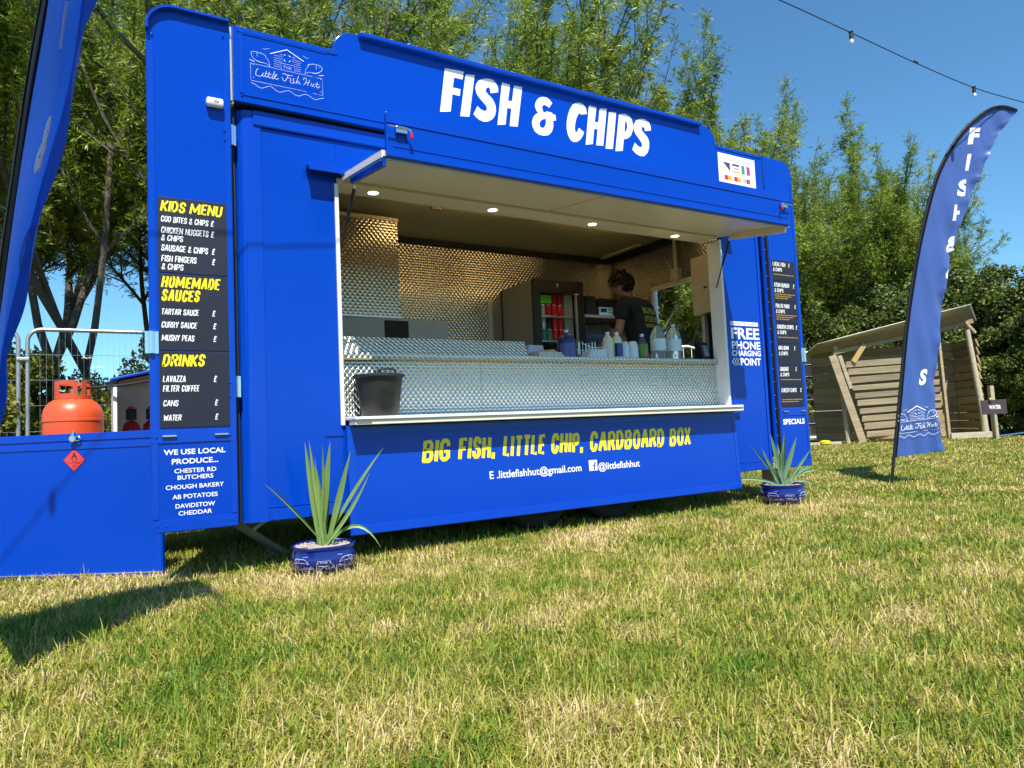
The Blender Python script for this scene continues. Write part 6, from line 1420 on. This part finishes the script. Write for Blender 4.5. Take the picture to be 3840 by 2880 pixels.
# cream elder flower heads over the brambles
r = random.Random(4); mb = MB()
for x, y, z in [(-.95, 5.9, 1.72), (-.72, 5.9, 1.78), (-.62, 5.85, 1.66), (-.05, 5.9, 1.60), (.1, 5.9, 1.50), (-.22, 5.85, 1.42), (-1.0, 5.85, 1.38), (.3, 5.8, 1.52)]:
    for i in range(26):
        a = r.uniform(0, 6.28); q = .06 * math.sqrt(r.random()); s_ = .008; px_, py_ = x + q * math.cos(a), y + q * math.sin(a); pz = z + r.uniform(-.008, .008) - q * .2
        mb.add([(px_ - s_, py_ - s_, pz), (px_ + s_, py_ - s_, pz), (px_ + s_, py_ + s_, pz + .006), (px_ - s_, py_ + s_, pz + .004)], [(0, 1, 2, 3)])
tag(mb.build('elder_flowers', mat('cream_flower', (0.72, 0.68, 0.42), 0.7), None), 'flat cream flower heads dotted over the bramble bushes behind the fence', 'flowers', kind='stuff')

# ------------------------------------------------------------------ grass
def grassmat():
    m, nt, p = nmat('grass_blades'); L = nt.links
    g = nt.nodes.new('ShaderNodeNewGeometry')
    def noise(scale, detail=3):
        n = nt.nodes.new('ShaderNodeTexNoise'); n.inputs['Scale'].default_value = scale; n.inputs['Detail'].default_value = detail; L.new(g.outputs['Position'], n.inputs['Vector']); return n.outputs['Fac']
    at = nt.nodes.new('ShaderNodeAttribute'); at.attribute_name = 'tint'
    def m2(op, a, b):
        n = nt.nodes.new('ShaderNodeMath'); n.operation = op
        for i, v in enumerate((a, b)):
            if isinstance(v, (int, float)): n.inputs[i].default_value = v
            else: L.new(v, n.inputs[i])
        return n.outputs[0]
    big = m2('MULTIPLY', m2('SUBTRACT', noise(1.5, 4), 0.5), 1.5); sml = m2('MULTIPLY', m2('SUBTRACT', noise(5.0, 3), 0.5), 1.3)
    f = m2('ADD', m2('ADD', m2('ADD', at.outputs['Fac'], 0.01), big), sml)
    r = nt.nodes.new('ShaderNodeValToRGB'); e = r.color_ramp.elements
    e[0].position = 0.0; e[0].color = (0.085, 0.19, 0.018, 1); e[1].position = 1.0; e[1].color = (0.70, 0.56, 0.29, 1)
    for pos, c_ in ((0.28, (0.19, 0.27, 0.022, 1)), (0.52, (0.36, 0.35, 0.045, 1)), (0.78, (0.52, 0.43, 0.13, 1))):
        x = e.new(pos); x.color = c_
    L.new(f, r.inputs[0]); L.new(r.outputs[0], p.inputs['Base Color']); p.inputs['Roughness'].default_value = 0.55; p.inputs['Specular IOR Level'].default_value = 0.3
    tr = nt.nodes.new('ShaderNodeBsdfTranslucent'); L.new(r.outputs[0], tr.inputs[0]); mx = nt.nodes.new('ShaderNodeMixShader'); mx.inputs[0].default_value = 0.3
    L.new(p.outputs[0], mx.inputs[1]); L.new(tr.outputs[0], mx.inputs[2]); L.new(mx.outputs[0], nt.nodes['Material Output'].inputs[0])
    return m
rg = np.random.RandomState(77)
PB, HB, WB, TB = [], [], [], []
c0 = np.array([-0.667, -3.856]); fwd = math.atan2(0.853, 0.518)
def ringpts(r0, r1, dens, half=math.radians(56)):
    area = (r1 * r1 - r0 * r0) * half; n = int(area * dens)
    rr = np.sqrt(rg.rand(n) * (r1 * r1 - r0 * r0) + r0 * r0); a = fwd + (rg.rand(n) * 2 - 1) * half
    return np.stack([c0[0] + rr * np.cos(a), c0[1] + rr * np.sin(a)], 1), rr
for r0, r1, dens, hh, ww in ((.7, 2.2, 19000, .050, .0030), (2.2, 3.6, 12500, .046, .0036), (3.6, 6, 6000, .040, .0050), (6, 10, 2300, .034, .008), (10, 17, 640, .034, .014), (17, 26, 160, .035, .022)):
    p, rr = ringpts(r0, r1, dens); n = len(p)
    # tufts: pull blades together
    tuft = np.floor(p * 16) / 16; p = p + (rg.rand(n, 1) ** 2) * .35 * (tuft + 0.03 - p)
    hs_ = hh * rg.uniform(.45, 1.25, n); nlong = rg.rand(n) < .05; hs_[nlong] *= 1.9
    PB.append(p); HB.append(hs_); WB.append(ww * rg.uniform(.6, 1.3, n)); TB.append(np.clip(rg.normal(.46, .24, n), .02, .98))
P = np.vstack(PB); H = np.concatenate(HB); W = np.concatenate(WB); T = np.concatenate(TB)
# drier strip trodden along the front of the trailer and before the screen
X, Y = P[:, 0], P[:, 1]
dry = np.exp(-((Y + .48 + .10 * np.sin(X * 2.1)) / .26) ** 2) * ((X > -1.6) & (X < 5.0)) * (0.75 + .5 * np.sin(X * 3.3 + 1) ) + .9 * np.exp(-(((X + .75) / .9) ** 2 + ((Y - .1) / .45) ** 2))
T = np.clip(T + .27 * np.clip(dry, 0, 1.1), 0, 1)
# no blades grow where pots and panels stand
ok = np.ones(len(P), bool)
for (px_, py_, pr_) in ((.352, -.225, .115), (4.005, -.215, .12)): ok &= (X - px_) ** 2 + (Y - py_) ** 2 > pr_ ** 2
P, H, W, T = P[ok], H[ok], W[ok], T[ok]; n = len(P)
a = rg.rand(n) * 2 * PI; tilt = np.abs(rg.normal(.85, .42, n)); lying = rg.rand(n) < .12; tilt[lying] = rg.uniform(1.15, 1.45, lying.sum()); T[lying] = np.clip(T[lying] + .18, 0, 1)
dh = np.stack([np.cos(a), np.sin(a)], 1); sd = np.stack([-np.sin(a + rg.normal(0, .7, n)), np.cos(a)], 1)
base = np.concatenate([P, np.zeros((n, 1))], 1)
m1 = base + np.concatenate([dh * (np.sin(tilt * .6) * H * .55)[:, None], (np.cos(tilt * .6) * H * .55)[:, None]], 1)
t1 = m1 + np.concatenate([dh * (np.sin(tilt * 1.3) * H * .5)[:, None], np.maximum(np.cos(tilt * 1.3) * H * .5, -.2 * H)[:, None]], 1)
t1[:, 2] = np.maximum(t1[:, 2], .004)
s3 = np.concatenate([sd, np.zeros((n, 1))], 1) * W[:, None] * .5
V = np.empty((n, 4, 3)); V[:, 0] = base - s3; V[:, 1] = base + s3; V[:, 2] = m1 + s3 * .9; V[:, 3] = m1 - s3 * .9
Vt = np.empty((n, 3, 3)); Vt[:, 0] = m1 - s3 * .9; Vt[:, 1] = m1 + s3 * .9; Vt[:, 2] = t1
GM = grassmat()
allV = np.concatenate([V.reshape(-1, 3), Vt.reshape(-1, 3)]); nq = n * 4
# quads split into triangles so that one mesh holds them all
q = np.arange(n * 4).reshape(n, 4); tri = np.concatenate([q[:, [0, 1, 2]], q[:, [0, 2, 3]], nq + np.arange(n * 3).reshape(n, 3)])
go = raw_mesh('grass', allV, tri, GM, None, 3, np.concatenate([np.repeat(T, 4), np.repeat(T, 3)]))
tag(go, 'patchy green and straw-coloured mown grass over the whole foreground', 'grass', kind='stuff')
print('blades', n)
